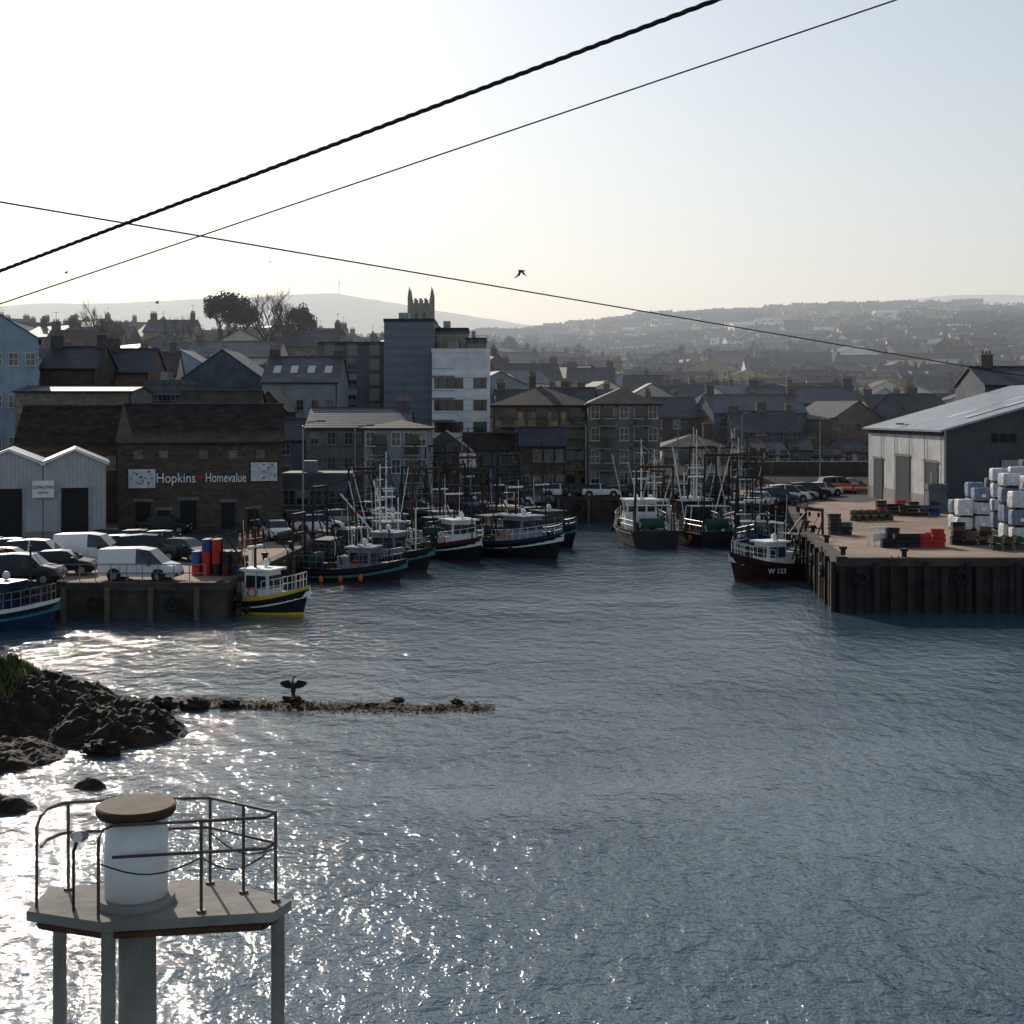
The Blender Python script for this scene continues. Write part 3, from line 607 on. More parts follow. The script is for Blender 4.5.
bigshed()
bp('harbour_store',985,1060,385,368,150,10,'gx',zb=3,wall='dgrey',roof='slate',fw=(3,4,.9,1.2),chim=(-2.2,))
building('timber_store',37.0,121.6,3.05,0,1.6,1.2,2.0,'flat',.3,wall='dgrey',roof='rroof')
# ---------------------------------------------------------------- vehicles
def car(x,y,z,rot,col='carw',kind='car',name=None):
    nm=name or {'car':'parked_car','van':'van','suv':'parked_car'}[kind]
    b=G(nm,x,y,z,rot)
    if kind=='car': st=[(-2.05,.5,.72,.62,0),(-1.98,.85,.9,.7,0),(-1.75,.92,1.0,.66,1),(-1.15,.93,1.42,.56,2),(-.1,.92,1.46,.56,3),(0,.92,1.46,.56,2),(.45,.91,1.42,.56,1),(1.15,.9,.95,.7,0),(1.85,.78,.82,.7,0),(2.08,.5,.62,.6,0)]; hw=.86
    elif kind=='suv': st=[(-2.2,.55,.8,.7,0),(-2.15,1.0,1.05,.78,1),(-1.9,1.03,1.62,.64,2),(-.5,1.02,1.72,.64,3),(-.4,1.02,1.72,.64,2),(.5,1.0,1.66,.64,1),(1.15,1.0,1.08,.78,0),(2.0,.9,.95,.78,0),(2.2,.55,.7,.65,0)]; hw=.92
    else: st=[(-2.3,.6,1.75,.74,3),(-2.25,1.05,1.84,.76,3),(-.2,1.05,1.9,.76,3),(.0,1.05,1.9,.76,2),(.75,1.02,1.8,.7,1),(1.55,1.0,1.06,.8,0),(2.15,.85,.9,.78,0),(2.3,.5,.65,.7,0)]; hw=.9
    B=b('body',col); Gl=b('windows','carglass'); n=len(st)
    def ring(s): 
        x_,zb,zr,wt,_=s; k=.93 if abs(x_)>2.0 else 1
        return [(x_,-hw*k+.06,.28),(x_,-hw*k,.5),(x_,-hw*k,zb),(x_,-wt,zr),(x_,wt,zr),(x_,hw*k,zb),(x_,hw*k,.5),(x_,hw*k-.06,.28)]
    rings=[ring(s) for s in st]
    for i in range(n-1):
        a,c=rings[i],rings[i+1]; f=st[i][4]
        for j in range(7):
            q=[a[j],c[j],c[j+1],a[j+1]]
            gl=(j in(2,4) and f==2) or (j==3 and f==1)
            if j in(2,4) and f==1: gl=True
            (Gl if gl else B).poly(q,[(3,2,1,0)])
        B.poly([a[7],c[7],c[0],a[0]],[(3,2,1,0)])
    B.poly(rings[0],[tuple(range(8))]); B.poly(rings[-1],[tuple(range(7,-1,-1))])
    if kind=='van': Gl.box(-2.33,-2.305,-.55,.55,1.15,1.6)
    xl=st[-1][0]; xb=st[0][0]
    for sy in(-1,1):
        for wx_ in(-1.3,1.35):
            b('wheel_arches','black').tube([(wx_,sy*(hw-.25),.36),(wx_,sy*(hw+.005),.36)],.41,16)
            b('tyres','tyre').tube([(wx_,sy*(hw-.2),.32),(wx_,sy*(hw+.02),.32)],.33,14); b('wheels','steel').tube([(wx_,sy*(hw+.02),.32),(wx_,sy*(hw+.035),.32)],.2,10)
        b('headlights','lamp').box(xl-.2,xl-.03,sy*.62-.14,sy*.62+.14,.58,.72); b('tail_lights','red').box(xb-.03,xb+.1,sy*.7-.08,sy*.7+.08,.75,1.0)
        b('mirrors','black').box(.75,.9,sy*(hw+.02),sy*(hw+.2),.95,1.1)
        for xd in (-.95,.05,1.1): b('door_gaps','black').box(xd,xd+.02,sy*(hw+.001)-.003,sy*(hw+.001)+.003,.42,.9)
    b('bumpers','black').box(xl-.12,xl+.03,-hw+.15,hw-.15,.3,.46); b('bumpers','black').box(xb-.03,xb+.12,-hw+.15,hw-.15,.3,.46)
    b('number_plate','white').box(xl+.03,xl+.04,-.25,.25,.36,.45)
    b.done()
def carp(px,py,rot,col,kind='car',zq=1.96):
    D=(HC-zq)*F/(py-HY); car(wx(px,D),D,zq,rot,col,kind)
carp(141,580,-6,'carw','van'); carp(92,562,-4,'carw','van'); carp(25,583,0,'carb','suv'); carp(62,574,4,'carb','car'); carp(8,571,0,'carr')
carp(125,556,10,'cars'); carp(150,560,5,'carb','suv'); carp(112,549,0,'carb'); carp(165,551,0,'cars'); carp(14,560,0,'carw')
carp(40,566,0,'carw','suv'); carp(185,560,-30,'carb'); carp(140,550,0,'carbl')
carp(165,533,0,'carb'); carp(196,530,10,'cars','suv'); carp(277,539,-70,'carw'); carp(318,532,15,'carw'); carp(298,527,20,'carb'); carp(250,530,5,'carbl'); carp(225,528,5,'carw'); carp(340,526,25,'cars')
for i,(px,py) in enumerate(((430,508),(447,507),(462,507),(484,509),(500,507),(515,506),(533,505),(405,510),(388,513),(350,521),(368,517),(420,516),(440,514),(470,513))):
    carp(px,py,U(-20,80),['carw','cars','carb','carbl','carr'][i%5],'car' if i%3 else 'suv')
for i,(px,py) in enumerate(((786,500),(797,498),(808,497),(822,494),(775,503),(762,505),(838,490),(850,489))):
    carp(px,py+2,U(-20,60),['carw','cars','carb','carw','carbl'][i%5],'car' if i%2 else 'suv',3.06)
for px in (560,580,600,640,690,720): carp(px,497,U(-10,10),random.choice(['carb','cars','carw']),'car',2.61)
# ---------------------------------------------------------------- boats
def boat(x,y,rot,L=10,B=4,hull='hblack',stripe='white',house='white',hp=.62,hl=.2,hh=2.3,mast=7,gantry=True,sh=1.25,name='fishing_boat',trim='black',number=None,whale=True,seed=0,boot='boot'):
    random.seed(seed+100); b=G(name,x,y,0,rot); n=18; rows=[]
    def hb(t): return B/2*(.84+.16*min(1,t/.35))*max(.015,1-max(0,(t-.5)/.5)**2.3)
    def sz(t): return sh*(1+.75*max(0,(t-.35)/.65)**2)+.12*max(0,.25-t)
    for i in range(n+1):
        t=i/n; bb=hb(t); s=sz(t); x0=-L/2+L*t; fl=1-.4*t**3; rk=L*.09*t**4
        rows.append([(x0-rk*1.0,bb*.62*fl,-.45),(x0-rk*.75,bb*.86*fl,.14),(x0-rk*.4,bb*.95*(1-.15*t**3),s*.55),(x0-rk*.12,bb,s-.26),(x0,bb*1.02,s),(x0,max(0.005,bb*1.02-.1),s),(x0-.05*t,max(.004,bb*1.0-.14),s-.65)])
    def strip(part,mt,j):
        for sgn in(1,-1):
            vs=[];fs=[]
            for r in rows: vs+=[(r[j][0],sgn*r[j][1],r[j][2]),(r[j+1][0],sgn*r[j+1][1],r[j+1][2])]
            for i in range(n): fs.append((2*i,2*i+1,2*i+3,2*i+2) if sgn<0 else (2*i,2*i+2,2*i+3,2*i+1))
            b(part,mt).poly(vs,fs)
    strip('boot_top',boot,0); strip('hull',hull,1); strip('hull',hull,2); strip('sheer_stripe',stripe,3); strip('gunwale',trim,4); strip('bulwark','white' if seed%2 else 'teal',5)
    vs=[];fs=[]
    for r in rows: vs+=[(r[6][0],r[6][1],r[6][2]),(r[6][0],-r[6][1],r[6][2])]
    for i in range(n): fs.append((2*i,2*i+2,2*i+3,2*i+1))
    b('deck','deck').poly(vs,fs)
    r=rows[0]; pts=[r[k] for k in range(5)]; b('transom',hull).poly([(p[0],p[1],p[2]) for p in pts]+[(p[0],-p[1],p[2]) for p in pts[::-1]],[tuple(range(10))])
    b('transom_inner','white').poly([(r[0][0]+.06,r[6][1],r[6][2]),(r[0][0]+.06,-r[6][1],r[6][2]),(r[0][0]+.06,-r[5][1],r[5][2]),(r[0][0]+.06,r[5][1],r[5][2])],[(0,1,2,3)])
    for sg_ in(1,-1): b('rubbing_strake','tyre').tube([(q[3][0],sg_*(q[3][1]+.03),q[3][2]-.02) for q in rows],.06,5)
    zd=sz(hp)-.65; hx0=-L/2+L*(hp-hl/2); hx1=hx0+L*hl; hwd=B*.29
    H=b('wheelhouse',house); tp=.12
    H.poly([(hx0,-hwd,zd),(hx1,-hwd,zd),(hx1,hwd,zd),(hx0,hwd,zd),(hx0+.05,-hwd+.08,zd+hh),(hx1-tp,-hwd+.08,zd+hh),(hx1-tp,hwd-.08,zd+hh),(hx0+.05,hwd-.08,zd+hh)],[(0,3,2,1),(0,1,5,4),(1,2,6,5),(2,3,7,6),(3,0,4,7)])
    b('wheelhouse_roof',house).box(hx0-.2,hx1+.2,-hwd-.12,hwd+.12,zd+hh,zd+hh+.12)
    wz0,wz1=zd+hh-1.0,zd+hh-.28
    k=3
    for i in range(k):
        yy=-hwd+.14+i*(2*hwd-.28)/k; b('wheelhouse_windows','glass').box(hx1-tp-.02,hx1+.03,yy+.05,yy+(2*hwd-.28)/k-.05,wz0,wz1)
        b('wheelhouse_windows','glass').box(hx0-.03,hx0+.04,yy+.1,yy+(2*hwd-.28)/k-.1,wz0,wz1)
    k=max(2,int((hx1-hx0)/.8))
    for i in range(k):
        xx=hx0+.15+i*(hx1-hx0-.3)/k
        for sg_ in(-1,1): b('wheelhouse_windows','glass').box(xx+.05,xx+(hx1-hx0-.3)/k-.08,sg_*hwd-.04,sg_*hwd+.03,wz0,wz1)
    b('casing',house).box(hx0-L*.1,hx0-.02,-hwd*.75,hwd*.75,zd,zd+1.3)
    zt=zd+hh+.12; S=b('mast','black' if seed%3 else 'white')
    mx=hx0+.3
    S.tube([(mx,0,zt),(mx,0,zt+mast*.55)],.09,6,.05); S.box(mx-.05,mx+.05,-.8,.8,zt+mast*.25,zt+mast*.25+.08); S.box(mx-.04,mx+.04,-.5,.5,zt+mast*.42,zt+mast*.42+.06)
    b('radar','white').box(mx-.1,mx+.1,-.75,.75,zt+mast*.18,zt+mast*.18+.12); b('radar','white').blob((mx+.5,.4,zt+.25),.22,.22,.25,0,1,8,6)
    b('lights','orange').box(mx-.08,mx+.08,-.08,.08,zt+mast*.35,zt+mast*.35+.1)
    for q in(-.6,.6): b('aerials','white').tube([(mx-.3,q,zt),(mx-.4,q*1.1,zt+U(2,3.4))],.018,4)
    wire=b('rigging','wire')
    top=(mx,0,zt+mast*.5); bow=rows[-1][4]; wire.tube([top,(bow[0]-.2,0,bow[2]+.6)],.02,3)
    for sg_ in(-1,1):
        wire.tube([top,(mx-1.2,sg_*hb(.5),sz(.5))],.02,3); wire.tube([(mx,0,zt+mast*.4),(mx+1,sg_*hb(.6),sz(.6))],.018,3)
    gx=-L/2+.5; gh=mast*.55; gw=hb(.05)*.82
    if gantry:
        Gn=b('gantry','rust' if seed%2 else 'black')
        for sg_ in(-1,1): Gn.tube([(gx,sg_*gw,.6),(gx,sg_*gw*.9,sz(0)+gh)],.1,6); Gn.tube([(gx+1.6,sg_*gw,.6),(gx,sg_*gw*.92,sz(0)+gh*.8)],.06,5)
        Gn.box(gx-.1,gx+.1,-gw*.95,gw*.95,sz(0)+gh-.1,sz(0)+gh+.12); Gn.box(gx-.06,gx+.06,-gw,gw,sz(0)+gh*.62,sz(0)+gh*.62+.1)
        for q in(-.5,.5): b('blocks','rust').blob((gx,q*gw,sz(0)+gh-.35),.12,.09,.18,0,1,7,5); wire.tube([(gx,q*gw,sz(0)+gh-.4),(gx+2,q*gw*.6,1)],.02,3)
        wire.tube([top,(gx,gw*.5,sz(0)+gh)],.022,3); wire.tube([top,(gx,-gw*.5,sz(0)+gh)],.022,3)
        for sg_ in(-1,1): S.tube([(hx0-.4,sg_*hwd,zd+.8),(hx0-L*.12,sg_*(hb(.5)+.5),zt+mast*.42)],.055,5,.03); wire.tube([(hx0-L*.12,sg_*(hb(.5)+.5),zt+mast*.42),top],.018,3)
        b('net_drum','green').tube([(gx+1.3,-gw*.6,sz(0)+.5),(gx+1.3,gw*.6,sz(0)+.5)],.45,10)
        for q in (-.25,-.12): 
            for sg_ in(-1,1): S.tube([(q*L,sg_*hb(.3)*.9,sz(.3)-.1),(q*L,sg_*hb(.3)*.8,sz(.3)+1.9)],.045,5)
        b('tarpaulin','dgrey').slab([(-.26*L,-hb(.3)*.8,sz(.3)+1.95),(-.11*L,-hb(.3)*.8,sz(.3)+1.95),(-.11*L,hb(.3)*.8,sz(.3)+2.0),(-.26*L,hb(.3)*.8,sz(.3)+2.0)],.05)
    else:
        wire.tube([top,(gx,0,sz(0)+.3)],.02,3)
    S.tube([(mx-.1,0,zt-.6),(mx-L*.33,0,zt+mast*.3)],.06,5); wire.tube([top,(mx-L*.33,0,zt+mast*.3)],.02,3)
    S.tube([(hx1+L*.12,0,sz(.8)-.6),(hx1+L*.12,0,sz(.8)+mast*.35)],.06,5); wire.tube([(hx1+L*.12,0,sz(.8)+mast*.35),top],.018,3)
    rl=b('rails','white' if seed%2 else 'steel')
    for sg_ in(-1,1):
        for (a,c_) in((11,n-1),(0,6)):
            for zz in(.45,.85): rl.tube([(rows[i][5][0],sg_*max(.02,rows[i][5][1]-.03),rows[i][5][2]+zz) for i in range(a,c_+1)],.022,4)
            for i in range(a,c_+1,1): q=rows[i][5]; rl.tube([(q[0],sg_*max(.02,q[1]-.03),q[2]-.1),(q[0],sg_*max(.02,q[1]-.03),q[2]+.85)],.02,4)
    if whale:
        vs=[];fs=[]; i0=13
        for r in rows[i0:]: vs+=[(r[5][0],r[5][1],r[5][2]+.02),(r[5][0],-r[5][1],r[5][2]+.02)]
        for i in range(n-i0): fs.append((2*i,2*i+2,2*i+3,2*i+1))
        b('foredeck','deck').poly(vs,fs)
    zd0=sz(.2)-.65
    b('winch','rust').tube([(hx0-L*.14,-.6,zd0+.6),(hx0-L*.14,.6,zd0+.6)],.35,10); b('winch','rust').box(hx0-L*.14-.3,hx0-L*.14+.3,-.85,-.7,zd0,zd0+1); b('winch','rust').box(hx0-L*.14-.3,hx0-L*.14+.3,.7,.85,zd0,zd0+1)
    b('nets','net' if seed%2 else 'green',True).blob((-L*.33,.3,zd0+.35),1.0,.9,.55,.4,2.5,14,8,seed)
    for k in range(6):
        xx=-L*.2+U(-.6,.6);yy=U(-B*.3,B*.3); mtb=Matrix.Translation((xx,yy,zd0+ (k%3)*.28))@Matrix.Rotation(U(-.3,.3),4,'Z'); b('fish_boxes_'+'ab'[k%2],['orange','bluep','white','green'][(seed+k%2)%4]).box(-.35,.35,-.22,.22,.0,.25,mtb)
    for k in range(4):
        i=3+k*3; q=rows[i]
        for sg_ in(-1,1):
            if R()<.6 and not number: b('fenders',['orange','tyre','tyre','tyre'][(seed+k)%4],True).blob((q[3][0],sg_*(q[3][1]+.2),q[3][2]-.45),.18,.18,.26,0,1,8,6)
    b('lifebuoy','orange').tube([(hx0+.6+.28*math.cos(a*.63),-hwd-.06,zd+.85+.28*math.sin(a*.63)) for a in range(11)],.05,5)
    e=b.done()
    if number:
        for sg_ in(-1,1):
            i=11; q=rows[i]; ang=math.atan2(rows[i+1][3][1]-rows[i-1][3][1],rows[i+1][3][0]-rows[i-1][3][0])
            text(e,number,.5,(q[3][0],sg_*(q[3][1]+.05),q[3][2]-.35),(math.pi/2,0,(ang*sg_)+(0 if sg_<0 else math.pi)),'signw',.03,'registration_number')
    random.seed(seed+500); return e
boat(wx(-8,76),76.5,-14,8.0,3.0,'hblue','white','hblue',.55,.2,2.0,9,True,1.0,seed=2,boot='hblue')
boat(wx(262,82.5),82.3,-22,6.6,2.7,'hblack','yel','white',.52,.26,2.1,6.5,False,1.0,seed=1,trim='yel',boot='yel')
boat(wx(350,98),97.8,-14,8.6,3.2,'hblack','hblack','grey',.62,.2,1.9,6.5,True,.95,seed=4)
boat(-10.3,104.5,-20,10,3.4,'hblack','hblack','grey',.62,.2,2.2,9,True,1.1,seed=6)
boat(-10.2,112.5,-68,11,3.8,'hred','white','grey',.6,.2,2.3,10,True,1.2,seed=3)
boat(-4.9,113.5,-62,11,3.8,'hblack','hred','white',.62,.2,2.4,10.5,True,1.2,seed=5)
boat(0.1,114.8,-48,12,4.2,'hblack','hblue','grey',.6,.2,2.5,12,True,1.3,seed=7,boot='boot')
boat(-6.5,124,-60,11,3.8,'hblue','white','grey',.6,.2,2.3,10,True,1.2,seed=8)
boat(-1.5,131,-40,11,3.8,'hred','white','cream',.6,.2,2.3,10,True,1.2,seed=10)
boat(-11,121,-60,11,3.8,'hblack','white','grey',.6,.2,2.3,10,True,1.2,seed=16)
boat(2.5,125,-55,11,3.8,'hblack','hblue','dgrey',.6,.2,2.3,12,True,1.2,seed=20)
boat(-4.5,137,-50,11,3.8,'hblack','white','grey',.6,.2,2.3,13,True,1.2,seed=22)
boat(11.9,127,95,12,5.0,'hblack','hblack','white',.66,.2,2.6,10,True,1.5,seed=9)
boat(17.2,128,100,13,4.6,'hblack','hred','hblack',.66,.2,2.5,12,True,1.4,seed=12)
boat(22.0,131,-100,12,4.4,'hblue','white','grey',.62,.2,2.5,11.5,True,1.3,seed=11)
boat(18.5,98.6,-155,7.8,3.0,'hmar','hmar','white',.55,.22,2.0,6.5,True,1.2,seed=13,number='W 123',trim='rust')
boat(20.3,118,-95,9,3.2,'hblack','bluep','grey',.55,.22,2.0,9,True,1.1,seed=14)
boat(14,138,80,11,4,'hblue','white','grey',.62,.2,2.3,9,True,1.2,seed=15)
boat(23,142,85,11,4,'hblack','white','grey',.62,.2,2.3,11,True,1.2,seed=18)
boat(18.5,142,92,11,4,'hblack','hred','white',.62,.2,2.3,13,True,1.2,seed=24)
random.seed(99)
# ---------------------------------------------------------------- quay clutter
def rbag(m_,c,s,hgt):
    x,y,z=c; ks=[(0,.9),(.05,.99),(.3,1.03),(.7,1.03),(.95,.99),(1,.88)]; a0=U(-.12,.12)
    vs=[];
    for kz,kr in ks:
        for j in range(16):
            a=2*math.pi*(j+.5)/16; ca,sa=math.cos(a),math.sin(a); p=(abs(ca)**7+abs(sa)**7)**(-1/7)*s*.5*kr*U(.965,1.03)
            vs.append((x+p*math.cos(a+a0),y+p*math.sin(a+a0),z+hgt*(kz+U(-.02,.02))))
    n=len(ks)
    fs=[(i*16+j,i*16+(j+1)%16,(i+1)*16+(j+1)%16,(i+1)*16+j) for i in range(n-1) for j in range(16)]+[tuple(range(16*(n-1),16*n))]
    m_.poly(vs,fs)
def bags(x,y,nx_,ny_,nz_,rot=0,cols=('bag','bag','bag2')):
    b=G('wrapped_pallet_stack',x,y,3.05,rot)
    for i in range(nx_):
        for j in range(ny_):
            z0=0; dx=U(-.08,.08); dy=U(-.1,.1)
            for k in range(nz_ - (1 if R()<.4 else 0)):
                c=random.choice(cols); hg=U(.8,1.25); xx=i*1.26+dx+U(-.05,.05); yy=j*1.26+dy
                rbag(b('bags_'+c,c),(xx,yy,z0+.14),1.15,hg)
                b('pallets','wood').box(xx-.5,xx+.5,yy-.5,yy+.5,z0,z0+.03)
                for q in(-.45,0,.38): b('pallets','wood').box(xx+q,xx+q+.08,yy-.49,yy+.49,z0+.03,z0+.13)
                if R()<.6: b('labels','signw').box(xx-.15,xx+.15,yy-.63,yy-.62,.4+z0,.62+z0)
                z0+=hg+.15
    b.done()
bags(33.2,103,2,2,3,3,('bag','bag','bag2','bag')); bags(36.2,104,3,2,4,-4,('bag','bag2','bag','dgrey')); bags(33.1,91.5,2,2,4,4,('bag','bag','bag2')) 
def crates(x,y,z,rot,nx_,nz_,cols,name='fish_box_stack'):
    b=G(name,x,y,z,rot)
    for i in range(nx_):
        for k in range(max(1,nz_-int(R()*3))):
            c=random.choice(cols); m_=b('boxes_'+c,c); x0=i*.85+U(-.06,.06); z0=k*.3
            m_.box(x0-.4,x0+.4,-.25,.25,z0,z0+.04); 
            for a in((-.4,.4,-.25,-.21),(-.4,.4,.21,.25),(-.4,-.36,-.21,.21),(.36,.4,-.21,.21)): m_.box(x0+a[0],x0+a[1],a[2],a[3],z0+.04,z0+.26)
            m_.box(x0-.43,x0+.43,-.28,-.251,z0+.22,z0+.27)
    b.done()
crates(24.1,90,3.06,4,3,4,['black','tyre','hblue']); crates(26.6,90.3,3.06,-3,2,5,['red','black','red']); crates(24.8,91.2,3.06,-3,4,4,['black','hblue','tyre']); crates(22.9,99.5,3.06,8,2,5,['black','hgreen','black'])
crates(29.3,92,3.06,0,3,5,['black','tyre','brown']); crates(33,118,3.06,0,4,5,['black','rust','bluep','black']); crates(31.5,119.5,3.06,10,3,4,['black','net','red'])
def pot(x,y,z,rot=0,name='lobster_pot_stack',n=4,lv=3):
    b=G(name,x,y,z,rot)
    for i in range(n):
        for k in range(lv):
            x0=i*.75; z0=k*.45
            b('bases','wood').box(x0-.3,x0+.3,-.4,.4,z0,z0+.05)
            for yy in(-.38,0,.38): b('hoops','black').tube([(x0-.3,yy,z0+.05),(x0-.26,yy,z0+.32),(x0,yy,z0+.42),(x0+.26,yy,z0+.32),(x0+.3,yy,z0+.05)],.025,4)
            b('netting','net').poly([(x0-.26,-.37,z0+.06),(x0-.24,-.37,z0+.3),(x0,-.37,z0+.39),(x0+.24,-.37,z0+.3),(x0+.26,-.37,z0+.06),(x0-.26,.37,z0+.06),(x0-.24,.37,z0+.3),(x0,.37,z0+.39),(x0+.24,.37,z0+.3),(x0+.26,.37,z0+.06)],[(0,1,2,3,4),(9,8,7,6,5),(0,5,6,1),(1,6,7,2),(2,7,8,3),(3,8,9,4)])
    b.done()
pot(30.5,88.5,3.06,5,n=3,lv=2); pot(27.5,112,3.06,20,n=5,lv=2); pot(-17.2,86,1.97,80,n=3,lv=2); pot(-17,104,1.97,80,n=5,lv=2)
tr=G('white_trestle',wx(880,91),91.5,3.06,20)
for sx in(-.5,.5):
    tr('legs','white').tube([(sx,-.35,0),(sx,0,1.1),(sx,.35,0)],.06,5)
tr('beam','white').box(-.7,.7,-.07,.07,1.05,1.2); tr('panel','white').box(-.5,.5,-.22,-.2,.3,.8); tr.done()
for px,py in ((887,492),(952,500)):
    D=(HC-3.06)*F/(py+6-HY); q=G('warning_sign',wx(px,D),D-1,3.06); q('post','steel').tube([(0,0,0),(0,0,2.4)],.04,6); q('plate','yel').box(-.3,.3,-.07,-.045,1.7,2.4); q('symbol','black').poly([(-.2,-.075,1.85),(.2,-.075,1.85),(0,-.075,2.25)],[(0,1,2)]); q.done()
bs=G('barrel_stack',wx(213,84),84,1.97)
for i in range(5):
    for k in range(2+(i in(1,2))):
        for j in range(2):
            c=['red','black','bluep','red','rust'][(i*3+k*2+j)%5]; x0=-1.0+i*.6; z0=k*.72
            m_=bs('barrels_'+c,c); m_.tube([(x0,j*.62,z0),(x0,j*.62,z0+.7)],.265,12)
            for q in(.02,.24,.47,.68): bs('hoops_'+c,c).tube([(x0,j*.62,z0+q-.015),(x0,j*.62,z0+q+.015)],.285,12)
            bs('lids','white' if (i+k)%2 else 'black').tube([(x0,j*.62,z0+.7),(x0,j*.62,z0+.715)],.25,12)
bs.done()
for i in range(14):
    px=240+i*5.2; D=13650/((549-i*1.5)-413); b=G('traffic_bollard',wx(px,D),D,1.96)
    b('base','black').tube([(0,0,0),(0,0,.08)],.2,8); b('post','orange').tube([(0,0,.08),(0,0,1.1)],.09,7,.07); b('reflective_band','white').tube([(0,0,.6),(0,0,.85)],.095,7); b.done()
for i in range(7):
    b=G('road_barrier',wx(832,150)+i*1.5,150+U(-.5,.5),3.06); b('panel','orange').box(-.7,.7,-.03,.03,.3,1.0); b('stripe','white').box(-.7,.7,-.045,-.031,.55,.75); b('feet','black').box(-.6,-.5,-.3,.3,0,.3); b('feet','black').box(.5,.6,-.3,.3,0,.3); b.done()
def lamp(x,y,z,h,rot):
    b=G('street_lamp',x,y,z,rot); b('pole','steel').tube([(0,0,0),(0,0,h*.97),(.35,0,h),(1.3,0,h+.1)],.08,6,.04); b('lamp_head','black').box(1.1,1.8,-.13,.13,h+.03,h+.17); b('base','steel').tube([(0,0,0),(0,0,1)],.12,8); b.done()
for px,D,z,h,r in ((303,112,1.95,9,20),(355,131,1.95,8.5,0),(462,150,2,8,0),(586,152,2.6,8,180),(742,168,2.7,9,0),(678,160,2.6,8,0),(893,150,3,7,0),(915,135,3.05,7.5,180),(820,160,3,8,0)):
    lamp(wx(px,D),D,z,h,r)
b=G('quay_railing',-32,80.3,1.97)
for i in range(17): b('posts','steel').tube([(i*.9,0,0),(i*.9,0,1.05)],.03,5)
for zz in(.55,1.05): b('rails','steel').tube([(0,0,zz),(14.4,0,zz)],.028,5)
b.done()
b=G('boundary_wall',wx(560,154),153,2.6); b('wall','stone').box(-6,12,0,.4,0,1.1); b('coping','conc').box(-6.1,12.1,-.08,.48,1.1,1.2); b.done()
# ---------------------------------------------------------------- rocks
m,nt,b=nodes('seaweed_rock'); p=pos(nt); col=mixc(nt,mapr(nt,nz(nt,p,1.2,7),.35,.65),(.010,.009,.006),(.055,.034,.016)); col=mixc(nt,mapr(nt,nz(nt,p,5,5),.55,.72),col,(.075,.055,.034))
nt.links.new(col,b.inputs['Base Color']); b.inputs['Roughness'].default_value=.7; b.inputs['Specular IOR Level'].default_value=.25; bump(nt,b,nz(nt,p,9,7,.75),1,.15); MM['rock']=m
def bl(x,y,cx,cy,rx,ry,h): 
    d=math.hypot((x-cx)/rx,(y-cy)/ry); return h*(1-d*d) if d<1.6 else -9
def rockh(x,y):
    h=max(bl(x,y,-21.5,53.5,7.6,4.8,2.2),bl(x,y,-14.6,51.0,2.8,2.4,1.1),bl(x,y,-18,47.5,3.0,2.2,.6),bl(x,y,-22,46.5,4.4,3.2,.8),bl(x,y,-15.3,41.3,1.3,.7,.5),bl(x,y,-13.2,43.8,.5,.3,.2))
    yc=55.8+.5*math.sin(x*.35); sp=.15*interp(x,[(-16,1.6),(-11,1.2),(-6,.95),(-1.5,.8),(-.4,-1.5)])-((y-yc)/.9)**2*.25
    if -17<x<0.3: h=max(h,sp)
    h=max(h,-1.2)
    k=noise.fractal(Vector((x*.7,y*.7,0)),1,2,5)*.6
    v=noise.voronoi(Vector((x*.8+.2*y,y*1.1,0)))[0]; c=(v[1]-v[0])*.6
    fine=(1-abs(noise.noise(Vector((x*2.6,y*2.6,3))))*2)*.22+noise.noise(Vector((x*6,y*6,5)))*.12
    amp=.22+.5*max(0,min(1,h))
    return max(-1.2,h+(k+c+fine-.38)*amp)
g=M('rock',False); X0,X1,Y0,Y1,st=-31,1,40,60,.11; nxr=int((X1-X0)/st); nyr=int((Y1-Y0)/st)
for j in range(nyr):
    for i in range(nxr): x=X0+i*st;y=Y0+j*st; g.v.append((x,y,rockh(x,y)))
for j in range(nyr-1):
    for i in range(nxr-1):
        q=(j*nxr+i,j*nxr+i+1,(j+1)*nxr+i+1,(j+1)*nxr+i)
        if max(g.v[k][2] for k in q)>-.15: g.f.append(q)
mkobj('rocky_shore',g)
for i,(x,y,r) in enumerate(((-13.9,55.2,.42),(-12.6,55.4,.36),(-11.2,55.6,.22),(-15.3,54.5,.4),(-8.75,56.0,.3),(-4.6,56.3,.18),(-2.2,56.1,.15),(-14,48,.4),(-17,44.5,.4),(-12.6,51,.3))):
    k=M('rock',False); k.blob((x,y,.1+r*.2),r*1.6,r,r*.7,.3,2.2,22,14,i); mkobj('boulder',k)
kp=M('kelp')
for i in range(4200):
    x=U(-17.5,-.8); y=55.8+.5*math.sin(x*.35)+random.gauss(0,.45)
    if i>3000: x=U(-20,-12.5); y=U(44,54)
    z=max(rockh(x,y),0)+.01
    if z>.5: continue
    if i>3000 and z<.02: continue
    a=U(0,6.28); l=U(.08,.22); kp.poly([(x,y,z),(x+l*math.cos(a),y+l*math.sin(a),z+U(0,.06)),(x+l*math.cos(a+.5),y+l*math.sin(a+.5),z+U(0,.04))],[(0,1,2)])
mkobj('kelp',kp)
gr=M('grass')
for i in range(9000):
    x=U(-27,-18.3); y=U(50.0,57); z=rockh(x,y)
    if z<1.25+.5*noise.noise(Vector((x,y,0))): continue
    a=U(0,6.28); l=U(.1,.3); gr.poly([(x,y,z-.05),(x+.06*math.cos(a),y+.06*math.sin(a),z-.05),(x+.12*math.cos(a*3),y+.12*math.sin(a*3),z+l)],[(0,1,2)])
mkobj('grass',gr)
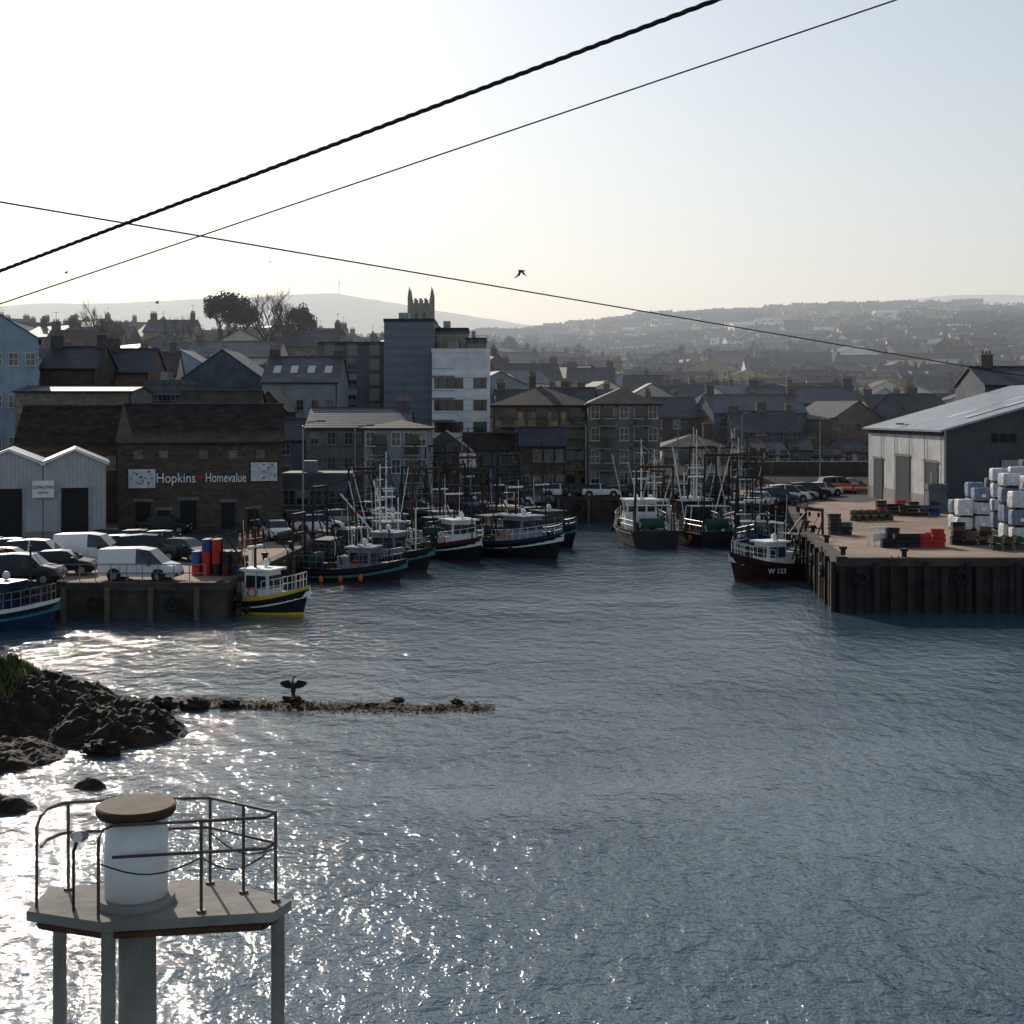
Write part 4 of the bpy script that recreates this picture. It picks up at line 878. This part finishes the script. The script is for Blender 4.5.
# cormorant drying its wings
def cormorant(x,y,z):
    b=G('cormorant',x,y,z,0,1.1)
    c=b('body','feather',True)
    c.tube([(0,.0,.16),(0,0,.22),(.0,-.01,.34),(.0,-.02,.46),(.01,-.02,.55)],.05,10,.06)
    c.blob((0,0,.36),.10,.11,.20,0,1,12,10); c.blob((0.0,-.01,.5),.07,.07,.1,0,1,10,8)
    c.tube([(0,-.01,.52),(-.035,-.01,.62),(-.01,-.01,.72),(.035,-.01,.785)],.045,8,.028); c.blob((.055,-.01,.80),.05,.03,.032,0,1,10,8)
    b('beak','beak').tube([(.09,-.01,.802),(.16,-.01,.80),(.18,-.01,.784)],.014,6,.006)
    c.poly([(-.04,.06,.22),(.04,.06,.22),(.07,.12,.0),(-.07,.12,.0),(0,.1,-.02)],[(0,1,2,4,3)])
    for s in(-1,1):
        w_=b('wings','feather'); 
        lead=[(s*.06,0,.54),(s*.17,-.02,.68),(s*.29,-.01,.66),(s*.44,.02,.62)]
        trail=[(s*.05,.03,.34),(s*.13,.03,.36),(s*.18,.03,.33),(s*.23,.03,.38),(s*.28,.03,.35),(s*.32,.03,.42),(s*.37,.03,.40),(s*.41,.03,.47),(s*.45,.03,.46),(s*.5,.03,.54)]
        vs=lead+trail[::-1]; n_=len(vs); vs2=[(a,b_+.02,c_) for a,b_,c_ in vs]
        w_.poly(vs+vs2,[tuple(range(n_)),tuple(range(2*n_-1,n_-1,-1))]+[(i,(i+1)%n_,(i+1)%n_+n_,i+n_) for i in range(n_)])
        b('legs','black').tube([(s*.05,0,.22),(s*.055,.0,.06),(s*.055,0,0)],.016,6); b('feet','black').poly([(s*.055,.02,.01),(s*.055-.05,-.09,.005),(s*.055,-.11,.005),(s*.055+.05,-.09,.005)],[(0,1,2,3)])
    b.done()
cormorant(-8.75,56.0,.28)
def gull(px,py,D,s,flap):
    b=G('gull',wx(px,D),D,wz(py,D),35,s); c=b('body','feather',True); c.blob((0,0,0),.22,.07,.07,0,1,12,8); c.blob((.22,0,.03),.06,.045,.045,0,1,8,6); b('beak','beak').tube([(.27,0,.03),(.33,0,.01)],.012,5,.004)
    b('tail','feather').poly([(-.18,-.03,0),(-.18,.03,0),(-.34,.06,0),(-.34,-.06,0)],[(0,1,2,3)])
    for q in(-1,1): b('wings','feather').poly([(.1,q*.04,.03),(.12,q*.3,.03+flap*.3),(.02,q*.62,.03+flap*.45),(-.05,q*.66,.03+flap*.45),(-.06,q*.3,.02+flap*.28),(-.1,q*.04,.02)],[(0,1,4,5),(1,2,3,4)])
    b.done()
gull(521,271,70,.85,-.9); gull(66,273,120,.7,.5); gull(157,303,120,.7,.6); gull(270,262,160,.6,.3)
# ---------------------------------------------------------------- foreground beacon platform
zd=3.75
pf=G('beacon_platform')
P=[(-7.75,23.5),(-5.0,23.9),(-3.6,22.85),(-3.8,22.3),(-6.4,21.85),(-7.75,22.35)]
pf('deck','pier').slab([(x,y,zd) for x,y in P],.16)
Q=[((x+5.8)*.9-5.8,(y-22.8)*.85+22.8) for x,y in P]
for i,(x,y) in enumerate(Q):
    x2,y2=Q[(i+1)%6]; pf('beams','rust').tube([(x,y,zd-.25),(x2,y2,zd-.25)],.07,8)
    if i%2==0:
        pf('piles','pier').tube([(x,y,-2),(x,y,zd-.16)],.11,14); pf('pile_collars','rust').tube([(x,y,.0),(x,y,.5)],.125,14)
pf('centre_pile','pier').tube([(-6.1,22.8,-2),(-6.1,22.8,zd-.16)],.3,20)
pf.done()
rl=G('railing'); zr=5.2
def rr(pts,z): return [(x,y,z) for x,y in pts]
back=[(-7.60,22.6),(-7.64,22.95),(-7.5,23.3),(-7.3,23.4),(-5.1,23.65),(-3.85,22.8),(-3.95,22.5),(-6.3,22.05)]
for z in(zr,zr-.5): rl('rails','rail').tube(rr(back,z),.026,8)
rl('rails','rail').tube([(-6.3,22.05,zr),(-6.43,22.02,zr-.05),(-6.5,22.0,zr-.2),(-6.5,22.0,zd)],.026,8); rl('rails','rail').tube([(-7.6,22.6,zr),(-7.64,22.5,zr-.15),(-7.64,22.5,zd)],.026,8)
for x,y in ((-7.4,23.35),(-6.2,23.5),(-5.1,23.65),(-4.45,23.2),(-3.85,22.8),(-4.95,22.3)): rl('posts','rail').tube([(x,y,zd),(x,y,zr)],.026,8); rl('posts','rail').tube([(x,y,zd),(x,y,zd+.04)],.08,8)
for a,c_ in (((-5.1,23.65),(-3.85,22.8)),((-4.95,22.3),(-3.95,22.5)),((-6.5,22.0),(-4.95,22.3))):
    pts=[]
    for i in range(9): t=i/8; pts.append((a[0]+(c_[0]-a[0])*t,a[1]+(c_[1]-a[1])*t,4.62-.22*math.sin(math.pi*t)))
    rl('chain','rust').tube(pts,.014,5)
rl.done()
bc=G('beacon_pillar',-6.12,22.8,zd); hz_=1.42
bc('column','white',True).tube([(0,0,0),(0,0,hz_)],.5,32); bc('plinth','conc').tube([(0,0,0),(0,0,.12)],.62,32); bc('cap','rust').tube([(0,0,hz_+.05),(0,0,hz_+.15)],.635,40); bc('cap_top','wood').tube([(0,0,hz_+.15),(0,0,hz_+.165)],.61,40); bc('cap_rim','black').tube([(0,0,hz_),(0,0,hz_+.06)],.6,40)
bc.done()
fl=G('floodlight',-7.0,22.35,zd); fl('post','black').tube([(0,0,0),(0,0,1.0)],.025,6); fl('bracket','black').tube([(0,0,.95),(.08,-.05,1.15)],.03,6); fl('housing','steel',True).blob((.1,0,1.2),.15,.09,.09,0,1,14,10); fl('lens','lamp').tube([(.1,-.1,1.21),(.1,-.12,1.215)],.08,14); fl.done()
# ---------------------------------------------------------------- overhead wires
def wireline(name,A,Bp,r,ext0,ext1,tw=False,sag=0):
    A=Vector(A);Bp=Vector(Bp); d=Bp-A; A2=A-d*ext0; B2=Bp+d*ext1; n=60 if not tw else 900; b=G(name)
    L=(B2-A2).length; dn=d.normalized(); u=dn.cross(Vector((0,0,1))).normalized(); v=dn.cross(u)
    for s in range(3 if tw else 1):
        pts=[]
        for i in range(n+1):
            t=i/n; p=A2+(B2-A2)*t-Vector((0,0,sag*4*t*(1-t)))
            if tw: a=L*t/.33*2*math.pi+s*2.094; p=p+(u*math.cos(a)+v*math.sin(a))*r*.9
            pts.append(p)
        b('strand' if s==0 else 'strand_%d'%s,'wire').tube(pts,r,5)
    b.done()
wireline('twisted_power_cable',(wx(0,13),13,wz(271,13)),(wx(267,11),11,wz(170,11)),.0095,.6,2.2,True)
wireline('telephone_wire',(wx(0,16),16,wz(304,16)),(wx(392,14),14,wz(171,14)),.008,.6,1.6)
wireline('telephone_wire',(wx(0,27),27,wz(202,27)),(wx(1000,52),52,wz(372,52)),.018,.3,.3)
# ---------------------------------------------------------------- haze, sky, sun, camera
hz=bpy.data.materials.new('haze_volume'); hz.use_nodes=True; nt=hz.node_tree; nt.nodes.clear(); o=nt.nodes.new('ShaderNodeOutputMaterial'); v=nt.nodes.new('ShaderNodeVolumeScatter')
v.inputs['Density'].default_value=.00064; v.inputs['Anisotropy'].default_value=.3; v.inputs['Color'].default_value=(.80,.89,1,1); nt.links.new(v.outputs[0],o.inputs['Volume'])
hm=M(hz); hm.box(-3500,3500,175,5600,-4,240); mkobj('valley_haze',hm)
AZ=-23; EL=25.5
wd=bpy.data.worlds.new('World'); sc.world=wd; wd.use_nodes=True; nt=wd.node_tree; bg=nt.nodes['Background']; sk=nt.nodes.new('ShaderNodeTexSky'); sk.sky_type='NISHITA'; sk.sun_disc=False
sk.sun_elevation=math.radians(EL); sk.sun_rotation=math.radians(AZ); sk.air_density=1.15; sk.dust_density=.9; sk.ozone_density=2.2
hs=nt.nodes.new('ShaderNodeHueSaturation'); hs.inputs['Saturation'].default_value=.72; nt.links.new(sk.outputs[0],hs.inputs['Color'])
nt.links.new(hs.outputs[0],bg.inputs[0]); bg.inputs[1].default_value=.108
s=bpy.data.lights.new('sun','SUN'); s.energy=5; s.angle=math.radians(.5); s.color=(1,.93,.84); so=bpy.data.objects.new('sun',s); sc.collection.objects.link(so)
a=math.radians(AZ); e=math.radians(EL); sv=Vector((math.sin(a)*math.cos(e),math.cos(a)*math.cos(e),math.sin(e))); so.rotation_euler=sv.to_track_quat('Z','Y').to_euler()
c=bpy.data.cameras.new('camera'); c.sensor_width=36; c.lens=36*F/1024; c.shift_y=-(512-HY)/1024; c.clip_end=12000; c.clip_start=.1
co=bpy.data.objects.new('camera',c); co.location=(0,0,HC); co.rotation_euler=(math.pi/2,0,0); sc.collection.objects.link(co); sc.camera=co
sc.view_settings.view_transform='Standard'; sc.view_settings.look='None'; sc.view_settings.exposure=0
